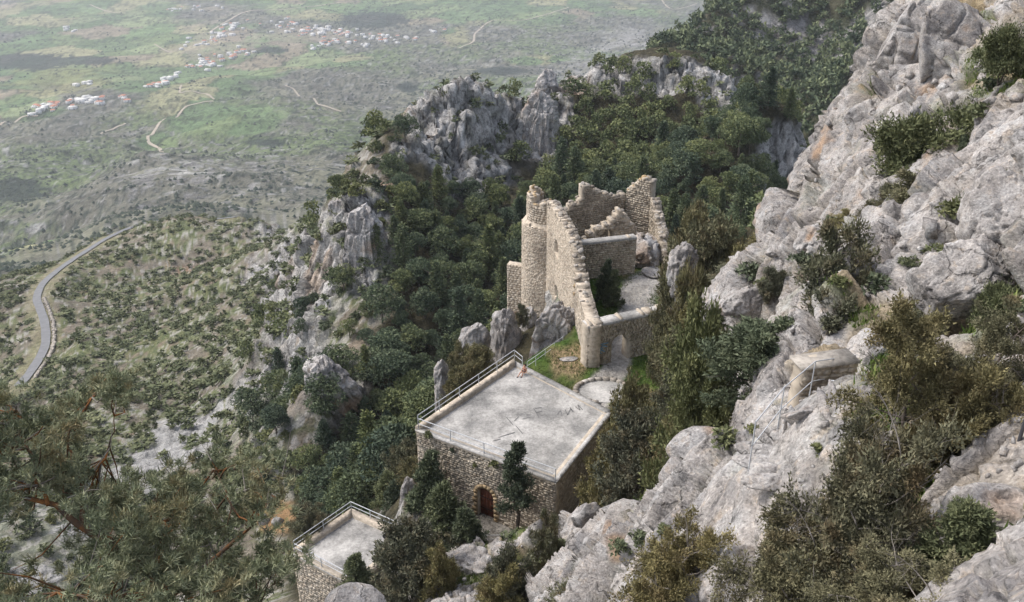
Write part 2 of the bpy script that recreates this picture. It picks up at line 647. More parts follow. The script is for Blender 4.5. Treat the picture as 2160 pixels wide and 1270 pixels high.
mid += [(14, 62, -42), (8, 72, -42), (9, 80, -42), (4.4, 76, -44), (5.0, 80, -45.5), (14, 88, -42), (18, 80, -42), (20, 72, -42.5), (2.5, 74, -44), (3, 82, -46), (1, 90, -50), (-2, 98, -56),
        (8, 102, -48), (16, 104, -48), (-4, 78, -52), (-10, 84, -62), (-10, 70, -54), (-9, 62, -51), (-15, 72, -64), (-4, 57, -48), (3, 51, -48), (0, 55, -48),
        (-9, 58, -50), (-14, 54, -57), (-20, 62, -64), (-22, 54, -62), (-18, 48, -58), (-12, 46, -53), (-5, 48, -49), (9, 56, -46), (13, 58, -43), (24, 66, -44),
        (30, 75, -46), (36, 90, -52), (45, 110, -66), (24, 100, -54), (-30, 70, -74), (-26, 85, -80), (-12, 108, -76), (5, 118, -66), (25, 125, -78), (-40, 55, -75), (-30, 42, -66),
        (-60, 60, -92), (0, 40, -50), (20, 45, -46), (40, 55, -48), (60, 70, -55), (-60, 90, -100)]
RBF_M = RBF(mid, 9.0, 0.0)

ROAD = [tuple(PR(u, v, r)) for u, v, r in [(40, 815, 310), (62, 790, 322), (88, 750, 342), (97, 720, 356), (94, 680, 378), (84, 650, 396), (78, 628, 412), (92, 598, 440), (130, 565, 475),
                                            (180, 532, 520), (230, 502, 570), (285, 479, 602), (340, 467, 606), (400, 468, 600), (455, 464, 578), (500, 458, 548)]]
GATE = [(6.77, 69.0), (17.7, 73.6)]
COURT_POLY = [(6.5, 66), (2.2, 70.8), (4.2, 73.0), (6.6, 74.5), (6.8, 81), (6.2, 95), (14, 97), (19, 88), (19, 72), (17, 62), (12.5, 58.5), (8.8, 61.6)]


def z_mid_base(x, y):
    z = RBF_M(x, y)
    d = poly_dist(x, y, COURT_POLY)
    z = z + (Z_COURT - z) * (1 - sstep(0.0, 3.0, d))
    fr = [(-8, 58.5), (-7.5, 54), (2.5, 48.5), (5.5, 52.0), (3, 56)]
    d = poly_dist(x, y, fr)
    z = z + (Z_FRONT - z) * (1 - sstep(0.3, 2.5, d))
    dr, pr = seg_dist(x, y, ROAD)
    i = np.clip(pr.astype(int), 0, len(ROAD) - 2)
    t = pr - i
    zr = np.array([p[2] for p in ROAD])
    zr = zr[i] * (1 - t) + zr[i + 1] * t
    k = 1 - sstep(3.5, 16.0, dr)
    return z, k, zr, dr


def rockness_mid(x, y, z):
    """where the limestone stands bare"""
    u, v, f = proj(np.stack([x, y, z], 1))
    n = fbm(xy3(x, y) / 28, 4, 3)
    n2 = fbm(xy3(x, y) / 9, 3, 5)
    pk = np.zeros(x.shape)
    for (cu, cv, a, b_, s) in [(965, 270, 130, 120, 1.15), (1140, 240, 75, 110, 0.95), (1000, 360, 140, 80, 0.75), (765, 480, 75, 90, 1.0), (700, 800, 100, 75, 0.95), (600, 690, 60, 60, .5), (620, 580, 120, 140, 0.85),
                               (1330, 165, 260, 50, 0.95), (1520, 210, 70, 60, 1.0), (1650, 330, 60, 60, 0.8), (760, 600, 60, 100, 0.55), (690, 690, 80, 90, 0.4), (840, 330, 40, 60, 0.7), (1640, 430, 50, 50, 0.4), (820, 410, 60, 30, 0.6)]:
        pk = np.maximum(pk, s * np.exp(-((u - cu) / a) ** 2 - ((v - cv) / b_) ** 2))
    r = sstep(0.38, 0.62, pk + 0.22 * n + 0.14 * n2)
    sc = inside(u, v, [(140, 1010), (330, 880), (470, 820), (470, 930), (330, 1040), (180, 1050)]) * 0.8 + inside(u, v, [(-60, 1080), (120, 1040), (260, 1200), (150, 1290), (-60, 1290)]) * 0.7 + inside(u, v, [(470, 760), (600, 620), (690, 720), (640, 900), (480, 960)]) * .5
    band = sstep(0.1, 0.5, n2 + 0.6 * np.sin((u * 0.55 + v * 0.62) / 20 + 2 * n)) * sc
    return r, np.clip(sc * 0.5 + band, 0, 1), u, v, f, pk


def z_mid(x, y, detail=True):
    z, k, zr, dr = z_mid_base(x, y)
    if not detail:
        return z * (1 - k) + zr * k
    rk, scree, u, v, f, pk = rockness_mid(x, y, z)
    far = sstep(95, 140, np.hypot(x, y))
    flat = np.minimum(sstep(0, 6, poly_dist(x, y, COURT_POLY)), sstep(0, 5, poly_dist(x, y, [(-9, 60), (-7.5, 54), (2.5, 48.5), (6, 52.0), (9, 61), (0, 71)])))
    big = fbm(xy3(x, y) / 40, 3, 11) * 2.6 * far
    r1 = ridged(xy3(x, y) / 17, 4, 21)
    w1, w2, wr, ox, oy = worley(x / 5.5 + 0.25 * perlin(xy3(x, y) / 5, 9), y / 5.5, 3)
    blk = (wr[:, 0] - 0.4) * 5.0 + (wr[:, 1] - .5) * ox * 4 - 1.6 * (1 - sstep(0, 0.16, w2 - w1))
    v1, v2, vr, px, py = worley(x / 2.0 + 0.3 * perlin(xy3(x, y) / 2, 4), y / 2.0, 8)
    blk2 = (vr[:, 0] - 0.4) * 1.6 + (vr[:, 1] - .5) * px * 1.6 - 0.5 * (1 - sstep(0, 0.16, v2 - v1))
    small = fbm(xy3(x, y) / 5, 4, 13) * 0.5
    zz = z + big + small * (0.4 + far) * flat + rk * (r1 * 1.9 + .35 * blk + .3 * blk2 - 2.2) * (0.25 + 0.75 * far) * flat + scree * blk2 * 0.4
    return zz * (1 - k) + (zr + small * 0.2 * sstep(5, 12, dr)) * k


rid = [PR(*p) for p in [(1380, 130, 500), (1430, 105, 540), (1480, 62, 570), (1540, 12, 610), (1700, -40, 660), (1870, -70, 640), (2100, -90, 640), (1600, 160, 520), (1700, 210, 480), (1750, 310, 420), (1650, 260, 455),
                        (1790, 410, 330), (1850, 110, 540), (1540, 140, 520), (1480, 130, 530), (1600, 80, 570), (1750, 60, 590), (1950, 200, 430), (2100, 300, 360), (1700, 480, 260), (1850, 500, 240)]]
rid = [tuple(p) for p in rid]
for u, r, z in [(1250, 560, -230), (1330, 640, -260), (1480, 760, -280), (1650, 860, -300), (1900, 900, -300), (1300, 420, -220), (2200, 900, -300), (1450, 400, -190), (1560, 380, -180)]:
    d = ray(u, 100)
    h = math.hypot(d[0], d[1])
    rid.append((d[0] / h * r, d[1] / h * r, z))
RBF_R = RBF(rid, 25.0)


def z_ridge(x, y, detail=True):
    z = RBF_R(x, y)
    if detail:
        n = ridged(xy3(x, y) / 60, 5, 31)
        z = z + 5.5 * n + fbm(xy3(x, y) / 14, 3, 33) * 1.2
    return z


_pr = np.array([0, 300, 600, 800, 950, 1150, 1500, 2000, 2600, 3300, 3900, 4600, 6000, 12000], float)
_pz = np.array([-330, -345, -370, -388, -404, -446, -508, -588, -642, -672, -682, -686, -690, -700], float)


def z_plain(x, y, detail=True):
    r = np.hypot(x, y)
    z = np.interp(r, _pr, _pz)
    if detail:
        az = np.degrees(np.arctan2(x, y))
        k = 1 - sstep(1800, 4200, r)
        hills = fbm(xy3(x, y) / 420, 5, 41) * 42 * (0.16 + 0.84 * k)
        rd = ridged(xy3(x * 0.8 + y * 0.5, y - 0.4 * x) / 300, 5, 43) * 12 * k
        knoll = 45 * np.exp(-((x - KN[0]) / 130) ** 2 - ((y - KN[1]) / 110) ** 2)
        g = sstep(6, 20, az) * sstep(900, 1800, r) * (1 - sstep(2600, 4400, r)) * (ridged(xy3(x - y * .7, y + x * .7) / 330, 5, 47) * 30 + 10)
        z = z + hills + rd + knoll + g
    return z


KN = PR(330, 385, 1130)

near_pts = [(2250, 1270, 8), (2160, 1270, 9), (1900, 1270, 9.5), (1700, 1270, 11), (1550, 1270, 13), (1250, 1270, 34), (1000, 1270, 41), (930, 1210, 47), (1100, 1150, 49), (1225, 1190, 43), (1200, 1130, 45),
            (1280, 1110, 37), (1400, 1030, 26), (1340, 1075, 31), (1400, 1190, 20.5), (1500, 1070, 16), (1480, 920, 20), (1530, 870, 18), (1440, 975, 22.5), (1580, 985, 14.5), (1580, 860, 16.5), (1640, 900, 16.5), (1700, 845, 19), (1790, 805, 22), (1900, 725, 25), (1830, 840, 19),
            (2000, 900, 14), (2150, 900, 13), (2150, 715, 21), (2100, 580, 27), (1950, 600, 30), (1750, 560, 40), (1750, 640, 36), (1640, 640, 42), (1535, 640, 49), (1620, 760, 33), (1700, 470, 50), (1850, 400, 45), (1900, 330, 46), (1795, 290, 54),
            (1840, 160, 60), (1880, 60, 66), (1960, 0, 70), (2150, 10, 56), (2150, 300, 36), (2050, 200, 48), (2150, 450, 29), (2000, 470, 36), (2200, 150, 44), (2300, 700, 18), (2300, 400, 26), (1800, 700, 30)]
near = [tuple(PR(*p)) for p in near_pts]
near += [tuple(PR(*p)) for p in [(1100, 1350, 36), (1250, 1345, 27), (1400, 1340, 16), (1500, 1340, 12.5), (1650, 1340, 10.5), (1300, 1450, 17), (1000, 1500, 24), (1450, 1500, 9.5), (700, 1500, 26), (400, 1600, 20), (2200, 1400, 7), (1800, 1450, 7.5)]]
N_EDGE = [tuple(PR(*p)[:2]) for p in [(600, 1700, 18), (760, 1330, 33), (905, 1235, 45), (940, 1200, 48), (1000, 1160, 50), (1100, 1150, 50.5), (1200, 1132, 46.5), (1280, 1108, 38.5), (1340, 1088, 32), (1400, 1060, 27), (1440, 1010, 23.5), (1480, 965, 21), (1530, 915, 19), (1580, 878, 17.5),
                                      (1660, 850, 20), (1700, 800, 26), (1650, 790, 31), (1590, 725, 41), (1520, 655, 50), (1600, 605, 51), (1690, 500, 52), (1735, 440, 55), (1790, 290, 58), (1835, 160, 63), (1875, 60, 69), (1950, -30, 76), (2250, -30, 80), (2600, 300, 60)]]
N_POLY = N_EDGE + [(40, 2), (-10, 2)]
RBF_N = RBF(near, 2.5, 0.5)


def z_near(x, y, detail=True):
    z = RBF_N(x, y)
    wob = 1.3 * perlin(xy3(x, y) / 5, 61) + .6 * perlin(xy3(x, y) / 1.8, 62)
    sd = poly_dist(x, y, N_POLY) - .3 + wob * sstep(15, 35, np.hypot(x, y))
    return z - 1.9 * np.clip(sd, 0, 16) - .6 * sstep(-2.5, 0, sd)


STAIR_POLY = [tuple(PR(*p)[:2]) for p in [(1570, 1010, 14.3), (1590, 885, 16), (1680, 835, 20), (1790, 800, 22.5), (1820, 850, 19), (1720, 920, 16.5), (1680, 1000, 14.5)]]


def polar(az0, az1, na, rr):
    az = np.radians(np.linspace(az0, az1, na))
    A, R = np.meshgrid(az, rr, indexing='ij')
    x, y = (R * np.sin(A)).ravel(), (R * np.cos(A)).ravel()
    nr = len(rr)
    i, j = np.meshgrid(np.arange(na - 1), np.arange(nr - 1), indexing='ij')
    k = (i * nr + j).ravel()
    return x, y, np.stack([k, k + nr, k + nr + 1, k + 1], 1)


def cull(v, f, keep):
    f = f[keep[f].any(1)]
    used = np.zeros(len(v), bool)
    used[f.ravel()] = True
    idx = np.cumsum(used) - 1
    return used, idx[f]


def grid_normal(V, shape):
    X = V.reshape(shape[0], shape[1], 3)
    n = np.cross(np.gradient(X, axis=1), np.gradient(X, axis=0))
    n /= np.linalg.norm(n, axis=-1)[..., None] + 1e-9
    n *= np.sign(n[..., 2:3] + 1e-9)
    return n.reshape(-1, 3)


def normal_z(x, y, z, shape):
    """slope from the grid itself"""
    X, Y, Z = x.reshape(shape), y.reshape(shape), z.reshape(shape)
    du = np.stack([np.gradient(q, axis=0) for q in (X, Y, Z)], -1)
    dv = np.stack([np.gradient(q, axis=1) for q in (X, Y, Z)], -1)
    n = np.cross(dv, du)
    n /= np.linalg.norm(n, axis=-1)[..., None] + 1e-9
    return np.abs(n[..., 2]).ravel()


def lerp(a, b, t):
    return a + (b - a) * t[:, None]


C = lambda *c: np.array([c], float)

# mountainside ---------------------------------------------------------------
na, rr = 720, np.concatenate([np.linspace(42, 100, 80)[:-1], 1 / np.linspace(1 / 100, 1 / 300, 380)[:-1], 1 / np.linspace(1 / 300, 1 / 720, 90)])
x, y, f = polar(-39, 31, na, rr)
z = z_mid(x, y)
zb = z_mid(x, y, False)
rk, scree, pu, pv, pf, pk = rockness_mid(x, y, zb)
nz = normal_z(x, y, z, (na, len(rr)))
V = np.stack([x, y, z], 1)
sel = np.where((np.clip(rk + (1 - sstep(.45, .65, nz)), 0, 1) > .05) & (poly_dist(x, y, COURT_POLY) > 0.5))[0]
NV = grid_normal(V, (na, len(rr)))[sel]
q = V[sel] * np.array([1, 1, .5])
amt = (np.clip(rk + (1 - sstep(.45, .65, nz)), 0, 1) * sstep(60, 150, np.hypot(x, y)))[sel]
hh = slabs(q, 8.0, 101, (1, 1, .8), .07, 2.2, .9) * 2.4 + slabs(q, 3.0, 102, (1, 1, .8), .08, 2.2, .8) * 1.0 + fbm(q / 1.4, 3, 103) * .3
V[sel] += NV * (hh * amt)[:, None]
x, y, z = V[:, 0].copy(), V[:, 1].copy(), V[:, 2].copy()
n1 = fbm(xy3(x, y) / 30, 4, 71)
n2 = fbm(xy3(x, y) / 6, 4, 72)
n3 = fbm(xy3(x, y) / 1.6, 3, 73)
hill = (pu < 720) & (pv > 400)
soil = lerp(C(.20, .175, .135), C(.26, .205, .155), sstep(-.2, .5, n1 + .5 * n3))
soil = lerp(soil, C(.34, .21, .14), sstep(.15, .6, n2 + np.exp(-((pu - 380) / 130) ** 2 - ((pv - 590) / 60) ** 2) * .9 - .35) * .8)
grass = lerp(C(.115, .135, .065), C(.19, .195, .095), sstep(-.4, .4, n3))
colr = lerp(soil, grass, sstep(-.25, .3, n2 * .8 + n1 * .7 + .12))
stones = sstep(.2, .45, n3 + .5 * n2 - .04 + .28 * sstep(450, 700, pu))
colr = lerp(colr, C(.38, .36, .33), stones * .75)
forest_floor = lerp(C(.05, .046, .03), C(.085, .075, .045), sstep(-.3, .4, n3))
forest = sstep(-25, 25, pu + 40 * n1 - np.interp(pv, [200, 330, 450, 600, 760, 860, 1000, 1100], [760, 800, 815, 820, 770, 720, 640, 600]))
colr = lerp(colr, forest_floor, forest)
rockc = lerp(C(.34, .325, .305), C(.52, .50, .475), sstep(-.5, .4, n2 + .6 * n3))
rockc = lerp(rockc, C(.36, .24, .14), sstep(.45, .75, n1 * .7 + n2 * .5) * .6)
rockc = lerp(rockc, C(.105, .11, .07), sstep(.2, .55, fbm(xy3(x, y) / 3.2, 3, 77)) * .55 * sstep(.35, .75, nz))
rmask = np.clip(rk + (1 - sstep(.42, .62, nz)) * .8, 0, 1)
colr = lerp(colr, rockc, rmask)
orp = sstep(.35, .75, np.exp(-((pu - 590) / 62) ** 2 - ((pv - 1098) / 40) ** 2) + .2 * n2)
colr = lerp(colr, lerp(C(.30, .19, .10), C(.20, .17, .08), sstep(-.1, .4, n3)), orp)
colr = lerp(colr, C(.40, .39, .375) * 1.0, scree * (1 - forest) * .95)
# castle ground: worn path, dry grass, grass
pathd, _ = seg_dist(x, y, [tuple(PZ(u, v, Z_COURT)[:2]) for u, v in [(1255, 850), (1275, 805), (1300, 775), (1310, 720), (1340, 655), (1335, 620), (1370, 590)]])
castle = 1 - sstep(0, 2.5, poly_dist(x, y, COURT_POLY))
cg = lerp(C(.055, .10, .022), C(.10, .15, .035), sstep(-.4, .4, n3))
cg = lerp(cg, C(.30, .225, .13), sstep(-.1, .35, n2 + 1.1 * np.exp(-((pu - 1205) / 40) ** 2 - ((pv - 770) / 18) ** 2) - .35))
pth = 1 - sstep(.9, 1.5, pathd + .35 * n3 - 1.0 * sstep(660, 700, 1360 - pv) * sstep(1280, 1330, pu) * (pv < 680))
cg = lerp(cg, lerp(C(.38, .355, .32), C(.46, .43, .395), sstep(-.3, .3, n3)), pth)
colr = lerp(colr, cg, castle)
front = 1 - sstep(0, 2, poly_dist(x, y, [(-7.5, 56), (-6, 53), (2.5, 48.5), (5, 51.0), (3, 54)]))
colr = lerp(colr, lerp(C(.27, .25, .22), C(.37, .345, .31), sstep(-.3, .3, n3)), front)
rdist, _ = seg_dist(x, y, ROAD)
colr = lerp(colr, C(.30, .27, .17), (1 - sstep(4.5, 6.5, rdist + n3)) * .6)
keep = (z > z_plain(x, y, False) - 60)
used, ff = cull(V, f, keep)
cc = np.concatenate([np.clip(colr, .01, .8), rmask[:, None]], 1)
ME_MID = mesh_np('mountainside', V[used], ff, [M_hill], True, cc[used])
mountainside = tag(link('mountainside', ME_MID), 'scrubby mountainside with limestone crags, wooded bowl and castle spur', kind='structure')

# far ridge ---------------------------------------------------------------
na, rr = 330, 1 / np.linspace(1 / 230, 1 / 900, 260)
x, y, f = polar(2, 36, na, rr)
z = z_ridge(x, y)
nz = normal_z(x, y, z, (na, len(rr)))
u, v, _ = proj(np.stack([x, y, z], 1))
n1 = fbm(xy3(x, y) / 45, 4, 81)
n2 = fbm(xy3(x, y) / 9, 3, 82)
rm = sstep(.42, .7, .5 * n1 + .5 * n2 + .65 * np.exp(-((u - 1660) / 70) ** 2 - ((v - 60) / 60) ** 2) + .6 * np.exp(-((u - 1760) / 110) ** 2 - ((v - 110) / 70) ** 2) + .9 * np.exp(-((u - 1900) / 70) ** 2 - ((v - 20) / 40) ** 2) + .35 * np.exp(-((u - 1510) / 60) ** 2 - ((v - 60) / 60) ** 2))
cr = lerp(C(.055, .06, .035), C(.10, .095, .06), sstep(-.3, .3, n2))
cr = lerp(cr, lerp(C(.25, .24, .235), C(.38, .365, .35), sstep(-.3, .4, n2)), rm)
ME_R2 = mesh_np('far_ridge', np.stack([x, y, z], 1), f, [M_ridge2], True, np.concatenate([cr, rm[:, None]], 1))
far_ridge = tag(link('far_ridge', ME_R2), 'dark wooded ridge with grey rock ribs at upper right', kind='structure')

# valley ---------------------------------------------------------------
dep = np.radians(np.concatenate([np.linspace(40, 24, 16)[:-1], np.linspace(24, 7.2, 250)[:-1], np.linspace(7.2, 4.2, 16)]))
rr = np.interp(np.linspace(0, 1, len(dep)), np.linspace(0, 1, len(dep)), 1 / np.tan(dep)) * 560
rr = 380 + (rr - rr[0]) * (9500 - 380) / (rr[-1] - rr[0])
na = 520
x, y, f = polar(-37, 33, na, rr)
z = z_plain(x, y)
r = np.hypot(x, y)
u, v, _ = proj(np.stack([x, y, z], 1))
n1 = fbm(xy3(x, y) / 500, 5, 91)
n2 = fbm(xy3(x, y) / 120, 4, 92)
n3 = fbm(xy3(x, y) / 32, 3, 93)
n4 = fbm(xy3(x, y) / 12, 2, 94)
w1, w2, wr, _, _ = worley(x / 130 + .25 * n2, y / 210 + .2 * n1, 12)
pal = np.array([[.13, .19, .085], [.175, .225, .10], [.22, .26, .13], [.145, .205, .09], [.27, .23, .16], [.155, .215, .10], [.28, .27, .15], [.12, .175, .08]])
field = pal[(wr[:, 0] * 7.99).astype(int)] * (1.0 + 0.3 * wr[:, 1:2]) * (1 - .35 * (1 - sstep(.02, .07, w2 - w1)))[:, None]
scrub = lerp(C(.165, .16, .125), C(.21, .205, .145), sstep(-.3, .4, n2))
scrub = lerp(scrub, C(.15, .19, .085), sstep(-.15, .35, n1 + .4 * n3))
n5 = fbm(xy3(x, y) / 6.5, 2, 95)
scrub = lerp(scrub, C(.05, .062, .045), sstep(.0, .2, n4 + .5 * n3 + .35 * n5 - .02) * .85)
scrub = lerp(scrub, C(.34, .325, .30), sstep(.45, .7, n5 - .3 * n4) * .6)
rocky = sstep(.2, .55, n3 + .5 * n4 + .6 * np.exp(-((u - 370) / 110) ** 2 - ((v - 375) / 45) ** 2) + .5 * sstep(1000, 1300, u) * sstep(60, 140, v) + .35 * np.exp(-((u - 560) / 90) ** 2 - ((v - 330) / 30) ** 2) - .25)
scrub = lerp(scrub, C(.37, .355, .335), rocky * .75)
# cultivated ground: along the villages and to the far left, some pastures among the scrub
cult = np.zeros(x.shape)
for cu, cv, a, b_, s in [(300, 120, 420, 95, 1.2), (900, 15, 500, 40, 1.1), (480, 255, 150, 40, 1.0), (330, 300, 60, 30, .7), (1120, 130, 90, 18, .8), (150, 30, 400, 60, .8), (960, 75, 60, 25, .9), (60, 500, 120, 50, .55), (260, 430, 90, 40, .5), (30, 215, 150, 50, 1.0), (700, 345, 60, 25, .6)]:
    cult = np.maximum(cult, s * np.exp(-((u - cu) / a) ** 2 - ((v - cv) / b_) ** 2))
cm = sstep(.42, .62, cult + .28 * n1 + .16 * n2)
cv_ = lerp(scrub, field, cm)
yel = sstep(.45, .75, np.exp(-((u - 130) / 150) ** 2 - ((v - 165) / 45) ** 2) + .35 * n2)
cv_ = lerp(cv_, C(.27, .255, .11), yel * .5)
cv_ = lerp(cv_, C(.055, .07, .04), sstep(.25, .4, n4 + .5 * n2) * cm * .7)
woods = np.maximum.reduce([np.exp(-((u - cu) / a) ** 2 - ((v - cv) / b_) ** 2) for cu, cv, a, b_ in [(790, 42, 85, 22), (60, 130, 110, 22), (180, 128, 70, 12), (30, 400, 80, 30), (560, 105, 60, 8), (1060, 150, 70, 10), (860, 185, 30, 12), (560, 300, 60, 10)]])
wm = sstep(.42, .55, woods + .2 * n3 + .12 * n4)
cv_ = lerp(cv_, C(.042, .055, .042), wm * .9)
bare = sstep(.5, .75, np.exp(-((u - 460) / 110) ** 2 - ((v - 95) / 55) ** 2) + np.exp(-((u - 650) / 90) ** 2 - ((v - 75) / 28) ** 2) + .5 * np.exp(-((u - 430) / 80) ** 2 - ((v - 20) / 14) ** 2) + .4 * n2 + .2 * n3)
cv_ = lerp(cv_, C(.37, .31, .235), bare * .55)
# stony ribs catching the eye on the right
ribs = sstep(.35, .7, ridged(xy3(x - y * .7, y + x * .7) / 330, 5, 47) * .6 + .5 * n3) * sstep(1150, 1350, u) * sstep(40, 80, v)
cv_ = lerp(cv_, C(.40, .385, .365), ribs * .6)
zm = np.maximum(RBF_M(x, y), -1e4)
keep = np.ones(len(x), bool)
ME_PL = mesh_np('valley_plain', np.stack([x, y, z], 1), f, [M_plain], True, np.concatenate([np.clip(cv_, .01, .8), rocky[:, None]], 1))
valley_plain = tag(link('valley_plain', ME_PL), 'hazy green valley with fields, scrub and villages', kind='structure')

# near cliff ---------------------------------------------------------------
na, rr = 920, np.concatenate([np.linspace(3.5, 12, 70)[:-1], np.geomspace(12, 92, 590)])
x, y, f = polar(-14, 64, na, rr)
z = z_near(x, y) + ridged(xy3(x, y) / 7, 2, 66) * .5 * sstep(12, 30, np.hypot(x, y))
zm, _, _, _ = z_mid_base(x, y)
keep = z > zm - 4
V = np.stack([x, y, z], 1)
used, ff = cull(V, f, keep)
NV = grid_normal(V, (na, len(rr)))[used]
V = V[used]
x, y = V[:, 0], V[:, 1]
r = np.hypot(x, y)
amp = 0.15 + 0.85 * sstep(0.0, 1.5, poly_dist(x, y, STAIR_POLY))
s = .3 + .7 * sstep(10, 32, r)
dip = np.array([.62, .55, .56])                       # beds run up to the right, away from the lens
dip /= np.linalg.norm(dip)
e2 = np.cross(dip, [0, 0, 1.0])
e2 /= np.linalg.norm(e2)
q = V @ np.stack([dip, e2, np.cross(dip, e2)], 1)
h = slabs(q, 5.5, 111, (.5, 1, 1.1), .05, 2.4, 1.1) * 1.6 * s + slabs(q, 2.0, 112, (.6, 1, 1.1), .06, 2.3, 1.1) * .68 * s + slabs(q, .75, 113, (.7, 1, 1), .08) * .17 + fbm(q / .45, 3, 114) * .035 + ridged(q / 1.3 * np.array([.4, 1, 1]), 3, 115) * .05
V = V + NV * (h * amp)[:, None]
low = sstep(-.1, .45, -h / (1.0 * s + .4) + .5 * fbm(q / 2.2, 3, 116))
flatn = sstep(.5, .85, NV[:, 2])
soil = np.clip(.9 * low * (.35 + .65 * flatn) + sstep(.02, .26, fbm(q / 4.5, 3, 117)) * flatn * sstep(16, 24, r), 0, 1) * amp
gr = sstep(-.15, .35, fbm(q / 3.0, 3, 118))
cn = lerp(C(.27, .215, .135), C(.11, .135, .045), gr)
NEAR_V, NEAR_SOIL, NEAR_GR, NEAR_N = V.copy(), soil.copy(), gr.copy(), NV.copy()
ME_NEAR = mesh_np('cliff_slope', V, ff, [M_near], True, np.concatenate([cn, soil[:, None]], 1))
cliff_slope = tag(link('cliff_slope', ME_NEAR), 'pale limestone slope falling away at right', kind='structure')


def bvh_of(me):
    n = len(me.vertices)
    co = np.empty(n * 3, np.float32)
    me.vertices.foreach_get('co', co)
    fi = np.empty(len(me.polygons) * 4, np.int32)
    me.polygons.foreach_get('vertices', fi)
    return BVHTree.FromPolygons(co.reshape(-1, 3).tolist(), fi.reshape(-1, 4).tolist())


BV_MID, BV_NEAR, BV_R2 = bvh_of(ME_MID), bvh_of(ME_NEAR), bvh_of(ME_R2)
BV_PL = bvh_of(ME_PL)


def drop(x, y, *bvs):
    best = None
    for b in bvs:
        h = b.ray_cast(Vector((x, y, 50)), Vector((0, 0, -1)))
        if h[0] is not None and (best is None or h[0].z > best):
            best = h[0].z
    return best


def seen(p, *bvs):
    p = Vector(p)
    L = p.length
    d = p / L
    for b in bvs:
        h = b.ray_cast(Vector((0, 0, 0)), d, L)
        if h[0] is not None and h[3] < L * 0.985:
            return False
    return True


def look(u, v, *bvs):
    """the ground point that the photo shows at pixel u, v"""
    d = Vector(ray(u, v)).normalized()
    best = None
    for b in bvs:
        h = b.ray_cast(Vector((0, 0, 0)), d)
        if h[0] is not None and (best is None or h[3] < best[1]):
            best = (h[0], h[3])
    return best[0] if best else None


# ------------------------------------------------------------ haze
def make_haze():
    mb = MB()
    mb.box((0, 4400, -352), (17000, 11500, 712))
    me = mb.mesh('haze', [])
    m = bpy.data.materials.new('haze')
    m.use_nodes = True
    t = m.node_tree
    t.nodes.clear()
    out = t.nodes.new('ShaderNodeOutputMaterial')
    pv = t.nodes.new('ShaderNodeVolumePrincipled')
    pv.inputs['Color'].default_value = (0.90, 0.94, 1.0, 1)
    pv.inputs['Density'].default_value = 0.000095
    pv.inputs['Anisotropy'].default_value = 0.2
    t.links.new(pv.outputs[0], out.inputs['Volume'])
    me.materials.append(m)
    tag(link('haze', me), kind='stuff')


make_haze()
# ------------------------------------------------------------ the paved road and dirt tracks
def ribbon(name, pts, width, mat, bv, lift, label, nseg=12, edge=None):
    P = np.array(pts, float)
    t = np.linspace(0, len(P) - 1, (len(P) - 1) * nseg + 1)

    def cr(a, tt):                       # Catmull-Rom
        i = np.clip(tt.astype(int), 0, len(a) - 2)
        u = (tt - i)[:, None]
        p0, p1, p2, p3 = a[np.clip(i - 1, 0, None)], a[i], a[i + 1], a[np.clip(i + 2, None, len(a) - 1)]
        return .5 * ((2 * p1) + (-p0 + p2) * u + (2 * p0 - 5 * p1 + 4 * p2 - p3) * u ** 2 + (-p0 + 3 * p1 - 3 * p2 + p3) * u ** 3)
    c = cr(P[:, :2], t)
    tg = np.gradient(c, axis=0)
    tg /= np.linalg.norm(tg, axis=1)[:, None] + 1e-9
    nn = np.stack([-tg[:, 1], tg[:, 0]], 1)
    rows = []
    wv = width * (1 + .12 * perlin(np.stack([c[:, 0] / 9, c[:, 1] / 9, c[:, 0] * 0], 1), 3))
    for k in (-.5, -.17, .17, .5):
        q = c + nn * (wv * k)[:, None]
        zz = np.array([(drop(a, b_, bv) or -700) + lift for a, b_ in q])
        rows.append(np.concatenate([q, zz[:, None]], 1))
    R = np.stack(rows)
    if bv is BV_MID:                     # an even carriageway
        R[:, :, 2] = R[:, :, 2].max(0)[None]
        for _ in range(4):
            R[:, 1:-1, 2] = (R[:, :-2, 2] + 2 * R[:, 1:-1, 2] + R[:, 2:, 2]) / 4
    n = len(t)
    k, j = np.meshgrid(np.arange(3), np.arange(n - 1), indexing='ij')
    a = (k * n + j).ravel()
    o = link(name, mesh_np(name, R.reshape(-1, 3), np.stack([a, a + 1, a + n + 1, a + n], 1), [mat], True))
    return tag(o, label, kind='structure'), R


road, RR = ribbon('road', ROAD, 3.3, M_road, BV_MID, 0.45, 'grey paved road bending across the scrubby hillside')
# pale bank of cut earth and kerb stones on the upper side of the bend
mbk = MB()
e = RR[0] if RR[0][20][0] > RR[3][20][0] else RR[3]
rnd = np.random.RandomState(3)
for i in range(8, 70):
    for q in range(3):
        s = rnd.uniform(.5, 1.1)
        mbk.box(e[i] + (e[i + 1] - e[i]) * q / 3 + np.array([1.4 + rnd.rand() * .7, rnd.uniform(-.5, .5), .25]), (s, s * 1.2, .7), jit=.14, rnd=rnd)
tag(mbk.build('roadside_bank', [M_rubble]), kind='stuff')


def pix_track(name, pix, width, label, bv=None):
    pts = [look(u, v, BV_PL) for u, v in pix]
    return ribbon(name, [p for p in pts if p is not None], width, M_track, BV_PL, 1.2, label, 8)


